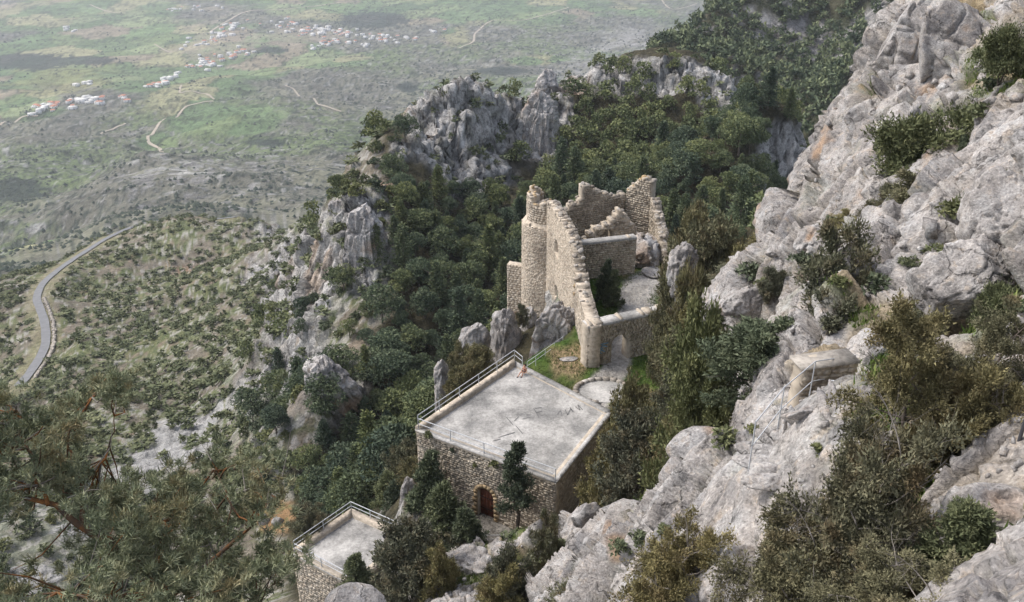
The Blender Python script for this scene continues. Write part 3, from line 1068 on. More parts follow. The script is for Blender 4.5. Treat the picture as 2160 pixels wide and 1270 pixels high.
pix_track('dirt_track', [(342, 328), (338, 315), (312, 293), (338, 258), (385, 232), (450, 214)], 6.8, 'pale dirt track winding past the green pasture')
pix_track('dirt_track', [(452, 210), (430, 198), (400, 193), (380, 196), (382, 180)], 6.2, 'pale dirt track looping below the villages')
pix_track('dirt_track', [(602, 180), (625, 196), (662, 208), (675, 222), (720, 236)], 5.6, 'pale dirt track crossing grey scrub in mid valley')
pix_track('dirt_track', [(968, 102), (998, 88), (1003, 70), (1035, 45), (1110, 42), (1200, 15)], 8.1, 'thin pale track climbing to a white farm at top centre')
pix_track('dirt_track', [(0, 265), (40, 252), (80, 245)], 6.2, 'pale track leaving the lower village to the left')
pix_track('dirt_track', [(325, 93), (345, 105), (362, 112)], 6.2, 'short white track beside the dark hedge')
pix_track('dirt_track', [(1395, 0), (1420, 20), (1470, 8)], 8.1, 'pale track at the top edge right of centre')
pix_track('dirt_track', [(190, 10), (230, 25), (265, 28)], 8.1, 'faint track through far green fields')
pix_track('dirt_track', [(440, 70), (470, 50), (520, 25), (600, 20), (720, 5)], 9.9, 'pale road from the bare village land to the far fields')
pix_track('dirt_track', [(213, 283), (240, 272), (265, 261)], 5.6, 'short straight white track under the lower village')

# ------------------------------------------------------------ rocks
_ico = {}


def ico(n):
    if n not in _ico:
        bm = bmesh.new()
        bmesh.ops.create_icosphere(bm, subdivisions=n, radius=1.0)
        v = np.array([q.co[:] for q in bm.verts])
        f = np.array([[q.index for q in p.verts] for p in bm.faces])
        bm.free()
        _ico[n] = (v, f)
    return _ico[n]


def rock_arrays(seed, size, sub=5, planes=9, rough=.1, flute=0.0, taper=0.0, blk=0.12):
    """a boulder or spire: a ball cut by flat joints, then broken up"""
    v, f = ico(sub)
    v = v.copy()
    r = np.random.RandomState(seed)
    for k in range(planes):
        n = r.normal(size=3)
        n /= np.linalg.norm(n)
        d = r.uniform(.52, .85)
        o = v @ n - d
        v = v - np.where(o > 0, o * .92, 0)[:, None] * n
    h = (v[:, 2] + 1) / 2
    if taper:
        v[:, :2] *= (1 - taper * h)[:, None]
    size = np.asarray(size, float)
    v = v * size
    L = size.min()
    nrm = v / (size ** 2)
    nrm /= np.linalg.norm(nrm, axis=1)[:, None]
    q = v / L + seed * 3.7
    dsp = fbm(q * 1.3, 5, seed % 50) * rough + blocks(q * np.array([1, 1, .7]), .55, seed % 40) * blk
    if flute:
        qq = q * np.array([2.6, 2.6, .55])
        dsp += ridged(qq, 3, seed % 30) * flute
    v = v + nrm * (dsp * L)[:, None]
    return v, f


def add_rock(name, label, u, v, r, wpx, hpx, dpx=None, seed=1, sub=5, mat=None, cat='boulder', group=None, lift=0.0, rotz=0.0, tilt=(0, 0), **kw):
    if r is None:
        h = look(u, v, BV_MID, BV_NEAR)
        r = math.hypot(h.x, h.y) - .2
    c = PR(u, v, r)
    m = np.linalg.norm(c) / FPX
    size = np.array([wpx * m / 2, (dpx or wpx) * m / 2, hpx * m / 2])
    vv, f = rock_arrays(seed, size, sub, **kw)
    if cat in ('pinnacle', 'rock', 'crag'):             # rooted: the lower half widens and runs down into the slope
        t = np.clip(-vv[:, 2] / size[2], 0, 1)
        vv[:, :2] += vv[:, :2] / (np.linalg.norm(vv[:, :2] / size[:2], axis=1)[:, None] + .35) * (t * .55)[:, None]
        vv[:, 2] -= t * size[2] * 1.3
    me = mesh_np(name, vv, f, [mat or M_boulder], True)
    o = link(name, me, None, (c[0], c[1], c[2] + lift), (tilt[0], tilt[1], rotz))
    return tag(o, label, cat, group)


add_rock('boulder', 'angular grey block with brown underside near the bottom centre', 1225, 1195, 43, 105, 75, 90, 3, planes=14, rough=.05, blk=.06, tilt=(.2, -.35))
add_rock('boulder', 'smooth white boulder cut by the bottom edge below the smaller flat roof', 748, 1285, 20, 125, 95, 110, 5, planes=3, rough=.05, blk=.03)
add_rock('boulder', 'long diagonal limestone slab with a dark crack underneath, far right', 2035, 590, 25, 250, 150, 140, 7, planes=12, rough=.06, tilt=(.3, -.55))
add_rock('boulder', 'large pale boulder against the right edge above the long slab', 2130, 475, 27, 170, 230, 160, 9, planes=10, rough=.07, tilt=(0, -.3))
add_rock('rock_bluff', 'tall rounded limestone bluff at the upper right overlooking the valley', 1905, 140, 60, 150, 250, 150, 11, 6, planes=9, rough=.07, cat='bluff')
add_rock('rock_bluff', 'broad flat faced grey bluff in the upper right corner', 2040, 105, 54, 240, 200, 200, 13, 6, planes=12, rough=.05, cat='bluff')
add_rock('rock_bluff', 'smaller bluff with orange weathered face below the tall rounded bluff', 1838, 272, 54, 110, 105, 120, 15, planes=10, rough=.07, cat='bluff')
add_rock('boulder', 'rounded boulder topmost of the heap under the orange faced bluff', 1812, 350, 49, 52, 46, 50, 17, 4, group='heap of boulders under the bluff')
add_rock('boulder', 'rounded boulder at the right of the heap under the bluff', 1868, 384, 46, 48, 46, 50, 19, 4, group='heap of boulders under the bluff')
add_rock('boulder', 'rounded boulder at the left of the heap under the bluff', 1795, 402, 48, 60, 50, 50, 21, 4, group='heap of boulders under the bluff')
add_rock('boulder', 'cracked boulder lowest of the heap under the bluff', 1850, 440, 43, 66, 50, 50, 23, 4, group='heap of boulders under the bluff')
add_rock('boulder', 'pale knobbly boulder beside the grassy gully near the right edge', 2128, 260, 40, 62, 75, 60, 25, 4)
add_rock('boulder', 'grey blocky rock on the skyline left of the sparse junipers', 1655, 520, 48, 90, 75, 80, 27, planes=12)
add_rock('boulder', 'flat topped block in the cliff between two junipers', 1730, 505, 44, 110, 85, 90, 29, planes=12)
add_rock('boulder', 'big cracked block in the middle of the right cliff', 1890, 500, 37, 190, 150, 150, 31, planes=13, rough=.06)
add_rock('boulder', 'pale boulder behind the dry juniper at right bottom', 2085, 1130, 11.5, 250, 170, 200, 33, planes=7, rough=.05)
add_rock('boulder', 'white rock outcrop poking out of brown green trees right of the ruin', 1440, 560, 62, 70, 90, 60, 36, 5, flute=.12, rough=.16, blk=.2, taper=.3, cat='rock')
add_rock('boulder', 'pale rounded rock low on the cliff beside the olive junipers', 1560, 635, 44, 110, 65, 80, 37, planes=9)
add_rock('boulder', 'pale boulder above the wall at the stair head', 1850, 745, 24, 140, 90, 120, 39, planes=8, rough=.06)
add_rock('boulder', 'grey rock at the foot of the flat roofed house, right of its trees', 1235, 1090, 44, 75, 70, 60, 41, 4, planes=10)
add_rock('boulder', 'pale hump of rock in front of the house terrace', 985, 1195, 46.5, 120, 80, 90, 43, planes=8)
add_rock('boulder', 'small grey boulder on orange soil, the left one of two', 556, 1100, None, 28, 34, 26, 45, 3, cat='boulder', group='two boulders on the orange soil')
add_rock('boulder', 'small grey boulder on orange soil, the right one of two', 588, 1101, None, 28, 24, 26, 47, 3, cat='boulder', group='two boulders on the orange soil')
add_rock('rock_pinnacle', 'twin headed rock pinnacle with orange lichen left of the ruin', 1003, 725, 80, 85, 130, 60, 51, 5, mat=M_boulder, cat='pinnacle', flute=.06, taper=.25, planes=6)
add_rock('rock_pinnacle', 'narrow grey pinnacle left of the larger flat roof', 935, 830, 78, 62, 160, 50, 53, 5, mat=M_boulder, cat='pinnacle', flute=.07, taper=.35, planes=6)
add_rock('rock_pinnacle', 'tall grey rock under the round tower', 1066, 695, 83, 70, 130, 55, 55, 5, mat=M_boulder, cat='pinnacle', flute=.08, taper=.25, planes=7)
add_rock('rock_pinnacle', 'pale crumbling rock column behind the dark cypresses', 862, 1055, 62, 56, 120, 50, 57, 5, mat=M_boulder, cat='pinnacle', flute=.07, taper=.35)
add_rock('castle_rock', 'rugged rock carrying the tall wall of the ruin', 1172, 712, 78.5, 125, 150, 90, 59, 6, mat=M_boulder, cat='rock', flute=.1, planes=8, taper=.1)
add_rock('castle_rock', 'dark fissured rock under the round tower, right of the tall grey rock', 1122, 700, 85, 75, 120, 50, 61, 5, mat=M_boulder, cat='rock', flute=.1, planes=6, taper=.2)
add_rock('rock_pinnacle', 'bare spire on the near spur with orange lichen on its top', 768, 490, 166, 85, 120, 80, 63, 6, mat=M_crag, cat='crag', flute=.12, taper=.3, planes=6)
add_rock('rock_pinnacle', 'smaller grey spire left behind the bare spire', 722, 440, 180, 60, 70, 60, 65, 5, mat=M_crag, cat='crag', flute=.12, taper=.3, planes=6)
add_rock('rock_pinnacle', 'domed crag rising out of the trees of the near spur', 812, 425, 186, 80, 75, 70, 67, 5, mat=M_crag, cat='crag', flute=.12, taper=.2, planes=6)
add_rock('rock_pinnacle', 'broken crag low on the spur beside round pines', 690, 805, 124, 130, 115, 110, 69, 6, mat=M_crag, cat='crag', flute=.1, taper=.3, planes=9)
add_rock('rock_pinnacle', 'leaning rock fin on the wooded ridge at the right', 1650, 335, 222, 60, 90, 50, 71, 5, mat=M_crag, cat='crag', flute=.12, taper=.4, planes=6)
add_rock('rock_pinnacle', 'round topped rock fin rightmost on the wooded ridge', 1688, 325, 218, 34, 55, 40, 73, 4, mat=M_crag, cat='crag', flute=.08, taper=.2, planes=6)
add_rock('rock_pinnacle', 'pale pinnacle standing above the pines left of the wooded hollow', 1150, 185, 258, 62, 70, 60, 75, 5, mat=M_crag, cat='crag', flute=.12, taper=.25, planes=6)
add_rock('rock_pinnacle', 'lower pale pinnacle in front of the ridge saddle', 1140, 250, 240, 75, 110, 60, 77, 6, mat=M_crag, cat='crag', flute=.14, taper=.3, planes=6)

# ------------------------------------------------------------ masonry
RNG = random.Random(11)
STONES = []
for k in range(6):
    vv, ff = rock_arrays(200 + k, (.5, .42, .32), 2, planes=7, rough=.04, blk=0.0)
    STONES.append(mesh_np('stone', vv, ff, [M_rubble], False, attr={'tint': np.full(len(vv), .15 + .14 * k)}))
OSTONES = []
for k in range(3):
    vv, ff = rock_arrays(300 + k, (.5, .42, .32), 2, planes=7, rough=.04, blk=0.0)
    OSTONES.append(mesh_np('stone', vv, ff, [M_arch], False, attr={'tint': np.full(len(vv), .1 + .3 * k)}))


class Wall:
    """a wall standing on the plan line A-B (or an arc), seen face outward; s runs along it, d inwards, z up"""
    def __init__(self, A, B, out, thick, zb, top, openings=(), arc=None):
        self.A = np.array(A[:2], float)
        B = np.array(B[:2], float)
        self.L = float(np.linalg.norm(B - self.A))
        self.d = (B - self.A) / self.L
        self.n = np.array([-self.d[1], self.d[0]])
        if self.n @ np.array(out) < 0:
            self.n = -self.n
        self.th, self.zb, self.op, self.arc = thick, zb, openings, arc
        if arc:
            self.L = arc[1] * abs(arc[3] - arc[2])
        self.tp = sorted(top) if not callable(top) else top

    def sz(self, u, v):
        p = PV(u, v, self.A, self.A + self.d)
        return float((p[:2] - self.A) @ self.d), float(p[2])

    def top(self, s):
        if callable(self.tp):
            return self.tp(s)
        return np.interp(s, [q[0] for q in self.tp], [q[1] for q in self.tp])

    def pos(self, s, dep, z):
        s, dep, z = np.broadcast_arrays(np.asarray(s, float), np.asarray(dep, float), np.asarray(z, float))
        if self.arc:
            c, R, a0, a1 = self.arc
            a = a0 + (a1 - a0) * s / self.L
            return np.stack([c[0] + (R - dep) * np.sin(a), c[1] + (R - dep) * np.cos(a), z], -1)
        xy = self.A + s[..., None] * self.d - dep[..., None] * self.n
        return np.concatenate([xy, z[..., None]], -1)

    def hole(self, s, z, m=0.0):
        h = False
        for (a, b, z0, z1, ar) in self.op:
            if a - m < s < b + m and z0 - m < z < z1 + m:
                if ar:
                    r = (b - a) / 2
                    zc = z1 - r
                    if z > zc and (s - (a + b) / 2) ** 2 + (z - zc) ** 2 > (r + m) ** 2:
                        continue
                h = True
        return h

    def build(self, name, parent, core_mat, stone_mat, course=.28, slen=(.3, .65), faces=('front', 'back'), rough_top=.2, edge=0, seed=1, label=None, prot=.06, edge_mesh=None, dropout=.03, core_in=.018):
        r = random.Random(seed)
        ds = min(course * 1.25, .4)
        ni = max(2, int(round(self.L / ds)))
        ds = self.L / ni
        tmax = max(self.top(s) for s in np.linspace(0, self.L, 40))
        nk = int(math.ceil((tmax - self.zb) / course)) + 1
        occ = np.zeros((ni, nk), bool)
        for i in range(ni):
            s = (i + .5) * ds
            t = self.top(s) + (r.random() - .5) * rough_top
            for k in range(nk):
                z = self.zb + (k + .5) * course
                occ[i, k] = z < t and not self.hole(s, z)
        J = np.random.RandomState(seed).uniform(-1, 1, (ni + 1, nk + 1, 2, 3)) * .05
        si = np.arange(ni + 1)[:, None] * ds
        zk = self.zb + np.arange(nk + 1)[None] * course
        Vv = []
        for q, dep in enumerate((core_in, self.th - core_in)):
            Vv.append(self.pos(si + J[:, :, q, 0] * (.6 if rough_top else 0), dep + J[:, :, q, 1] * .4, zk + J[:, :, q, 2] * (1 if rough_top else 0)))
        V = np.concatenate([Vv[0].reshape(-1, 3), Vv[1].reshape(-1, 3)])
        M = (ni + 1) * (nk + 1)
        ix = lambda i, k, q: q * M + i * (nk + 1) + k
        F = []
        for i in range(ni):
            for k in range(nk):
                if not occ[i, k]:
                    continue
                F.append((ix(i, k, 0), ix(i + 1, k, 0), ix(i + 1, k + 1, 0), ix(i, k + 1, 0)))
                F.append((ix(i, k, 1), ix(i, k + 1, 1), ix(i + 1, k + 1, 1), ix(i + 1, k, 1)))
                if i == 0 or not occ[i - 1, k]:
                    F.append((ix(i, k, 0), ix(i, k + 1, 0), ix(i, k + 1, 1), ix(i, k, 1)))
                if i == ni - 1 or not occ[i + 1, k]:
                    F.append((ix(i + 1, k, 0), ix(i + 1, k, 1), ix(i + 1, k + 1, 1), ix(i + 1, k + 1, 0)))
                if k == nk - 1 or not occ[i, k + 1]:
                    F.append((ix(i, k + 1, 0), ix(i + 1, k + 1, 0), ix(i + 1, k + 1, 1), ix(i, k + 1, 1)))
                if k and not occ[i, k - 1]:
                    F.append((ix(i, k, 0), ix(i, k, 1), ix(i + 1, k, 1), ix(i + 1, k, 0)))
        me = mesh_np(name, V, np.array(F), [core_mat], False, attr={'tint': np.random.RandomState(seed).rand(len(V)) * .5 + .25})
        w = link(name, me, parent)
        if label:
            w['label'] = label
        mb = MB()
        rn = np.random.RandomState(seed + 5)
        ok = lambda s, z: 0 <= s <= self.L and occ[min(ni - 1, int(s / ds)), min(nk - 1, max(0, int((z - self.zb) / course)))]
        for face in faces:
            for k in range(nk):
                s = r.uniform(-.3, 0)
                z0 = self.zb + k * course
                while s < self.L:
                    l = r.uniform(*slen)
                    a, b = max(0.0, s), min(self.L, s + l)
                    s += l
                    zc = z0 + course / 2
                    if b - a < .12 or not (ok(a + .03, zc) and ok(b - .03, zc)) or self.hole((a + b) / 2, zc, .02) or self.hole(a + .05, zc) or self.hole(b - .05, zc) or r.random() < dropout:
                        continue
                    p = r.uniform(.0, prot)
                    g = .014
                    jt = rn.uniform(-.022, .022, 8)
                    if face == 'front':
                        d0, d1 = -p, .12
                    else:
                        d0, d1 = self.th + p, self.th - .12
                    sa, sb, za, zb_ = a + g, b - g, z0 + g, z0 + course - g
                    q = self.pos([sa, sb, sb, sa, sa + jt[0], sb + jt[1], sb + jt[2], sa + jt[3]], [d1] * 4 + [d0 + jt[4] * .6, d0 + jt[5] * .6, d0 + jt[6] * .6, d0 + jt[7] * .6],
                                 [za, za, zb_, zb_, za + jt[4], za + jt[5], zb_ + jt[6], zb_ + jt[7]])
                    mb.add(q, [[4, 5, 6, 7], [0, 1, 5, 4], [1, 2, 6, 5], [2, 3, 7, 6], [3, 0, 4, 7]], min(1, max(0, r.gauss(.5, .24))))
        if mb.n:
            tag(mb.build('stonework', [stone_mat], w), kind='stuff')
        for k in range(edge):                       # loose stones along the broken top, each one its own
            i = int(ni * (k + r.random()) / edge) % ni
            kk = np.where(occ[i])[0]
            if not len(kk):
                continue
            z = self.zb + (kk.max() + 1) * course - .05
            p = self.pos((i + r.random()) * ds, r.uniform(.1, self.th - .1), z)
            so = link('stone', r.choice(edge_mesh or STONES), w, tuple(p + np.array([0, 0, .03])), (r.uniform(-.5, .5), r.uniform(-.5, .5), r.uniform(0, 6.3)))
            q = r.uniform(.4, .85)
            so.scale = (q, q, q * r.uniform(.8, 1.2))
        self.occ, self.ds, self.course = occ, ds, course
        return w

    def arch_ring(self, parent, a, b, zc, mat, n=11, depth=.35, wid=.34, legs=None):
        """voussoirs round an arched opening"""
        r = (b - a) / 2
        c = (a + b) / 2
        for k in range(n):
            t0, t1 = math.pi * k / n + .012, math.pi * (k + 1) / n - .012
            P = []
            for dep in (-.07, depth):
                for (rr, t) in ((r, t0), (r + wid, t0), (r + wid, t1), (r, t1)):
                    P.append(self.pos(c - rr * math.cos(t), dep, zc + rr * math.sin(t)))
            self._block(parent, np.array(P), mat, k)
        if legs is not None:
            m = max(2, int((zc - legs) / .42))
            for sgn in (-1, 1):
                for k in range(m):
                    z0, z1 = legs + (zc - legs) * k / m + .012, legs + (zc - legs) * (k + 1) / m - .012
                    s0 = c + sgn * r
                    s1 = c + sgn * (r + wid * (1.25 if k % 2 else .8))
                    P = []
                    for dep in (-.07, depth):
                        P += [self.pos(s0, dep, z0), self.pos(s1, dep, z0), self.pos(s1, dep, z1), self.pos(s0, dep, z1)]
                    self._block(parent, np.array(P), mat, k)

    def _block(self, parent, P, mat, k):
        f = np.array([[0, 1, 2, 3], [7, 6, 5, 4], [0, 4, 5, 1], [1, 5, 6, 2], [2, 6, 7, 3], [3, 7, 4, 0]])
        me = mesh_np('arch_stone', P, f, [mat], False, attr={'tint': np.full(8, (k * 37 % 11) / 11)})
        link('arch_stone', me, parent)


def railing(parent, pts, h=.95, mat=None, spacing=2.6, low=.5, name='railing', rad=.036, dead_end=True):
    """top rail as the part's own mesh; posts and lower rail its sub-parts"""
    P = [np.array(p, float) for p in pts]
    mat = mat or M_steel
    mb = MB()
    mb.tube(np.array([p + [0, 0, h] for p in P]), rad, 8) if len(P) == 2 else [mb.tube(np.array([P[i] + [0, 0, h], P[i + 1] + [0, 0, h]]), rad, 8) for i in range(len(P) - 1)]
    top = mb.build(name, [mat], parent, True)
    mb = MB()
    for i in range(len(P) - 1):
        mb.tube(np.array([P[i] + [0, 0, low], P[i + 1] + [0, 0, low]]), rad * .85, 8)
    mb.build('lower_rail', [mat], top, True)
    for i in range(len(P) - 1):
        n = max(1, int(round(np.linalg.norm(P[i + 1] - P[i]) / spacing)))
        for k in range(n + (1 if i == len(P) - 2 else 0)):
            q = P[i] + (P[i + 1] - P[i]) * k / n
            m2 = MB()
            m2.tube(np.array([q - [0, 0, .1], q + [0, 0, h]]), rad * 1.05, 8)
            m2.build('post', [mat], top, True)
    return top


def mat_concrete():
    m, t, b = new_mat('weathered_concrete', .95, .1)
    P = world_pos(t)
    n1 = noise_node(t, P, .35, 5, .6)
    n2 = noise_node(t, P, 5.0, 4, .7)
    vo = N(t, 'ShaderNodeTexVoronoi', Scale=7.0)
    t.links.new(P, vo.inputs['Vector'])
    n0 = noise_node(t, P, .9, 6, .72)
    c = ramp(t, n1, [(.36, (.235, .228, .215)), (.5, (.365, .35, .325)), (.62, (.47, .45, .42))])
    c = mix(t, 1.0, c, ramp(t, n0, [(.36, g3(.74)), (.5, g3(1)), (.64, g3(1.14))]), 'MULTIPLY')
    c = mix(t, 1.0, c, ramp(t, n2, [(.3, g3(.72)), (.62, g3(1.12))]), 'MULTIPLY')
    c = mix(t, ramp(t, vo.outputs[0], [(.12, g3(.55)), (.2, g3(0))]), c, (.62, .60, .57))
    t.links.new(c, b.inputs['Base Color'])
    bump(t, b, n2, .5, .03)
    return m


M_conc = mat_concrete()
M_mark = mat_plain('dark_scratched_paint', (.15, .147, .143), .95, .2)
M_wood = mat_plain('red_brown_door_wood', (.16, .055, .03), .7, .35, 3.0)
M_black = mat_plain('dark_opening', (.03, .028, .025), .9, .2)
M_blue = mat_plain('blue_spray_paint', (.13, .27, .40), .8, .3, 6.0)


def slab(mb, poly, z0, z1, tint=.5):
    n = len(poly)
    v = [(p[0], p[1], z0) for p in poly] + [(p[0], p[1], z1) for p in poly]
    for k in range(n):
        j = (k + 1) % n
        mb.add([v[k], v[j], v[n + j], v[n + k]], [[0, 1, 2, 3]], tint)
    if n == 4:
        mb.add(v[n:], [[0, 1, 2, 3]], tint)


def inset(poly, d):
    p = np.array([q[:2] for q in poly])
    c = p.mean(0)
    out = []
    n = len(p)
    for k in range(n):
        a, b, e = p[k - 1], p[k], p[(k + 1) % n]
        d1 = (b - a) / np.linalg.norm(b - a)
        d2 = (e - b) / np.linalg.norm(e - b)
        n1, n2 = np.array([-d1[1], d1[0]]), np.array([-d2[1], d2[0]])
        if n1 @ (c - b) < 0:
            n1 = -n1
        if n2 @ (c - b) < 0:
            n2 = -n2
        out.append(b + (n1 + n2) / (1 + n1 @ n2) * d)
    return out


def grid_top(poly, z, n=24, amp=.02):
    a, b, c, d = [np.array([*q[:2], 0.0]) for q in poly]
    s, t = np.meshgrid(np.linspace(0, 1, n), np.linspace(0, 1, n), indexing='ij')
    P = (a * ((1 - s) * (1 - t))[..., None] + b * (s * (1 - t))[..., None] + c * (s * t)[..., None] + d * ((1 - s) * t)[..., None]).reshape(-1, 3)
    P[:, 2] = z + fbm(P * .5, 3, 7) * amp
    k = (np.arange(n - 1)[:, None] * n + np.arange(n - 1)[None]).ravel()
    return P, np.stack([k, k + n, k + n + 1, k + 1], 1)


def flat_house(name, label, corners, zt, zb, curbs, seed, stone_mat, course, faces_front, door=None, group=None):
    L_, B_, R_, F_ = [np.array(c[:2]) for c in corners]
    ctr = (L_ + B_ + R_ + F_) / 4
    root = empty(name, (ctr[0], ctr[1], zb), label, 'house', group)
    inv = Matrix.Translation((-ctr[0], -ctr[1], -zb))
    kids = []
    walls = {}
    for key, A, B in (('front', L_, F_), ('right', F_, R_), ('back', R_, B_), ('left', B_, L_)):
        out = ((A + B) / 2 - ctr)
        d = (B - A) / np.linalg.norm(B - A)
        e = .0 if key in ('front', 'back') else .62
        w = Wall(A + d * e, B - d * e, out, .6, zb, [(0, zt - .1), (99, zt - .1)], (door if key == 'front' and door else ()))
        walls[key] = w
        w.mesh = w.build('wall', root, M_mortar, stone_mat, course, (.2, .55), ('front',) if key in faces_front else (), 0, 0, seed + len(kids), prot=.045, dropout=.07)
        kids.append(w.mesh)
    P, f = grid_top(inset(corners, .04), zt - .1, 30, .015)
    top = link('roof', mesh_np('roof', P, f, [M_conc], True), root)
    mb = MB()
    slab(mb, inset(corners, -.05), zt - .3, zt - .12)
    mb.build('roof_edge', [M_cream], top)
    pc = inset(corners, -.06)
    pi = {w_: inset(corners, w_) for w_ in (.55, .5, .45, .35, .3)}
    idx = {'front': (0, 3), 'right': (3, 2), 'back': (2, 1), 'left': (1, 0)}
    for key, wid, h in curbs:
        a, b = idx[key]
        pw = pi[wid]
        q = [pc[a], pc[b], pw[b], pw[a]]
        n = 14
        mb = MB()
        rn = np.random.RandomState(seed + len(key))
        for k in range(n):                      # rough cast kerb, slightly uneven
            t0, t1 = k / n, (k + 1) / n
            h0, h1 = h + perlin(np.array([[k * .7, seed, 0.]]))[0] * .02, h + perlin(np.array([[(k + 1) * .7, seed, 0.]]))[0] * .02
            o0, o1 = q[0] + (q[1] - q[0]) * t0, q[0] + (q[1] - q[0]) * t1
            i0, i1 = q[3] + (q[2] - q[3]) * t0, q[3] + (q[2] - q[3]) * t1
            zz = zt - .16
            v = [(*o0, zz), (*o1, zz), (*i1, zz), (*i0, zz), (*o0, zt - .1 + h0), (*o1, zt - .1 + h1), (*i1, zt - .1 + h1), (*i0, zt - .1 + h0)]
            fs = [[4, 5, 6, 7], [0, 1, 5, 4], [2, 3, 7, 6]] + ([[3, 0, 4, 7]] if k == 0 else []) + ([[1, 2, 6, 5]] if k == n - 1 else [])
            mb.add(v, fs, .5)
        mb.build('kerb', [M_cream if h > .3 else M_conc], top)
    return root, walls, top


def finish(root):
    """children were placed in world space: take the root's own place out of them"""
    inv = root.matrix_basis.inverted()
    for c in root.children:
        c.matrix_parent_inverse = inv


hd = Wall(HOUSE[0], HOUSE[3], (-1, -1), .6, -49, [(0, -42), (99, -42)])
s0, zd1 = hd.sz(1007, 1055)
s1, _ = hd.sz(1042, 1060)
_, zt_ = hd.sz(1024, 1031)
zfloor = Z_FRONT - .05
door_op = [(s0, s1, -50, zt_, True)]
house, hw, hroof = flat_house('stone_house', 'square flat roofed stone house with an arched red brown door and roof railings', HOUSE, Z_ROOF, -50.0,
                              [('left', .5, .38), ('front', .35, .08), ('back', .45, .14), ('right', .3, .05)], 31, M_stone, .215, ('front', 'right', 'left'), door_op)
fw = hw['front']
rad = (s1 - s0) / 2
fw.arch_ring(fw.mesh, s0, s1, zt_ - rad, M_arch, 9, .3, .36, Z_FRONT - .1)
mb = MB()
np_ = 5
dd = MB()
frame = None
for k in range(np_):
    a = s0 + (s1 - s0) * k / np_ + .01
    b = s0 + (s1 - s0) * (k + 1) / np_ - .01
    h = lambda s: (zt_ - rad) + math.sqrt(max(0, rad ** 2 - (s - (s0 + s1) / 2) ** 2))
    P = [fw.pos(a, .3, Z_FRONT), fw.pos(b, .3, Z_FRONT), fw.pos(b, .3, h(b)), fw.pos(a, .3, h(a)), fw.pos(a, .36, Z_FRONT), fw.pos(b, .36, Z_FRONT), fw.pos(b, .36, h(b)), fw.pos(a, .36, h(a))]
    me = mesh_np('plank', P, [[0, 1, 2, 3], [0, 4, 5, 1], [1, 5, 6, 2], [2, 6, 7, 3], [3, 7, 4, 0]], [M_wood])
    if frame is None:
        P2 = [fw.pos(s0, .37, Z_FRONT - .1), fw.pos(s1, .37, Z_FRONT - .1), fw.pos(s1, .37, zt_), fw.pos(s0, .37, zt_), fw.pos(s0, .45, Z_FRONT - .1), fw.pos(s1, .45, Z_FRONT - .1), fw.pos(s1, .45, zt_), fw.pos(s0, .45, zt_)]
        frame = link('door', mesh_np('door', P2, [[0, 1, 2, 3], [4, 7, 6, 5], [0, 4, 5, 1], [2, 6, 7, 3]], [M_black]), house)
    link('plank', me, frame)
for zz in (.6, 1.7):
    mb = MB()
    P = [fw.pos(s0 + .08, .29, Z_FRONT + zz), fw.pos(s1 - .08, .29, Z_FRONT + zz), fw.pos(s1 - .08, .29, Z_FRONT + zz + .09), fw.pos(s0 + .08, .29, Z_FRONT + zz + .09)]
    mb.add(P, [[0, 1, 2, 3]])
    mb.build('hinge_strap', [M_black], frame)
zk = Z_ROOF - .1
rl = [np.array([*q, Z_ROOF + .3]) for q in inset(HOUSE, .12)]
b2 = rl[1] + (rl[2] - rl[1]) * .09 - np.array([0, 0, .25])
railing(house, [rl[0], rl[1]], 1.0, spacing=2.6)
railing(house, [rl[1], b2], .95, spacing=2.0)
r0, r3 = rl[0] - [0, 0, .3], rl[3] - [0, 0, .3]
railing(house, [r0, r3], 1.0, spacing=3.2)
# scratched letters and cracks on the roof
mb = MB()


def stroke(mb, pix, w, z):
    for (a, b) in zip(pix[:-1], pix[1:]):
        A, B = PZ(*a, z), PZ(*b, z)
        d = B - A
        d /= np.linalg.norm(d)
        n = np.array([-d[1], d[0], 0]) * w / 2
        A, B = A - d * w * .4, B + d * w * .4
        mb.add([A - n, B - n, B + n, A + n], [[0, 1, 2, 3]])


zr = Z_ROOF - .1 + .022
for st in ([(1126, 862), (1137, 880)], [(1129, 862), (1142, 859)], [(1132, 870), (1143, 867)], [(1176, 874), (1182, 866), (1186, 878)], [(1192, 864), (1197, 875), (1204, 862), (1210, 868)], [(1203, 860), (1208, 869)], [(1214, 858), (1223, 865), (1219, 854), (1229, 864)],
           [(1068, 880), (1082, 896)], [(1085, 888), (1094, 879)], [(1088, 898), (1102, 914)], [(1052, 922), (1072, 916), (1085, 912)], [(1102, 884), (1118, 880)], [(1040, 930), (1055, 926)]):
    stroke(mb, st, .075, zr)
tag(mb.build('scratched_letters', [M_mark], hroof), kind='stuff')
finish(house)

small, sw, sroof = flat_house('stone_house', 'smaller flat roofed stone building at bottom left with steel railings', SMALL, Z_SMALL, -57.5,
                              [('left', .55, .38), ('back', .55, .34), ('front', .45, .06)], 61, M_cream, .25, ('front', 'left'))
rs = [np.array([*q, Z_SMALL + .22]) for q in inset(SMALL, .12)]
railing(small, [rs[0] + (rs[1] - rs[0]) * .0, rs[1]], .95, spacing=2.6)
railing(small, [rs[1], rs[2]], .95, spacing=2.4)
railing(small, [rs[0] - [0, 0, .2], rs[0] + (rs[3] - rs[0]) * .95 - [0, 0, .2]], .95, spacing=2.5)
finish(small)

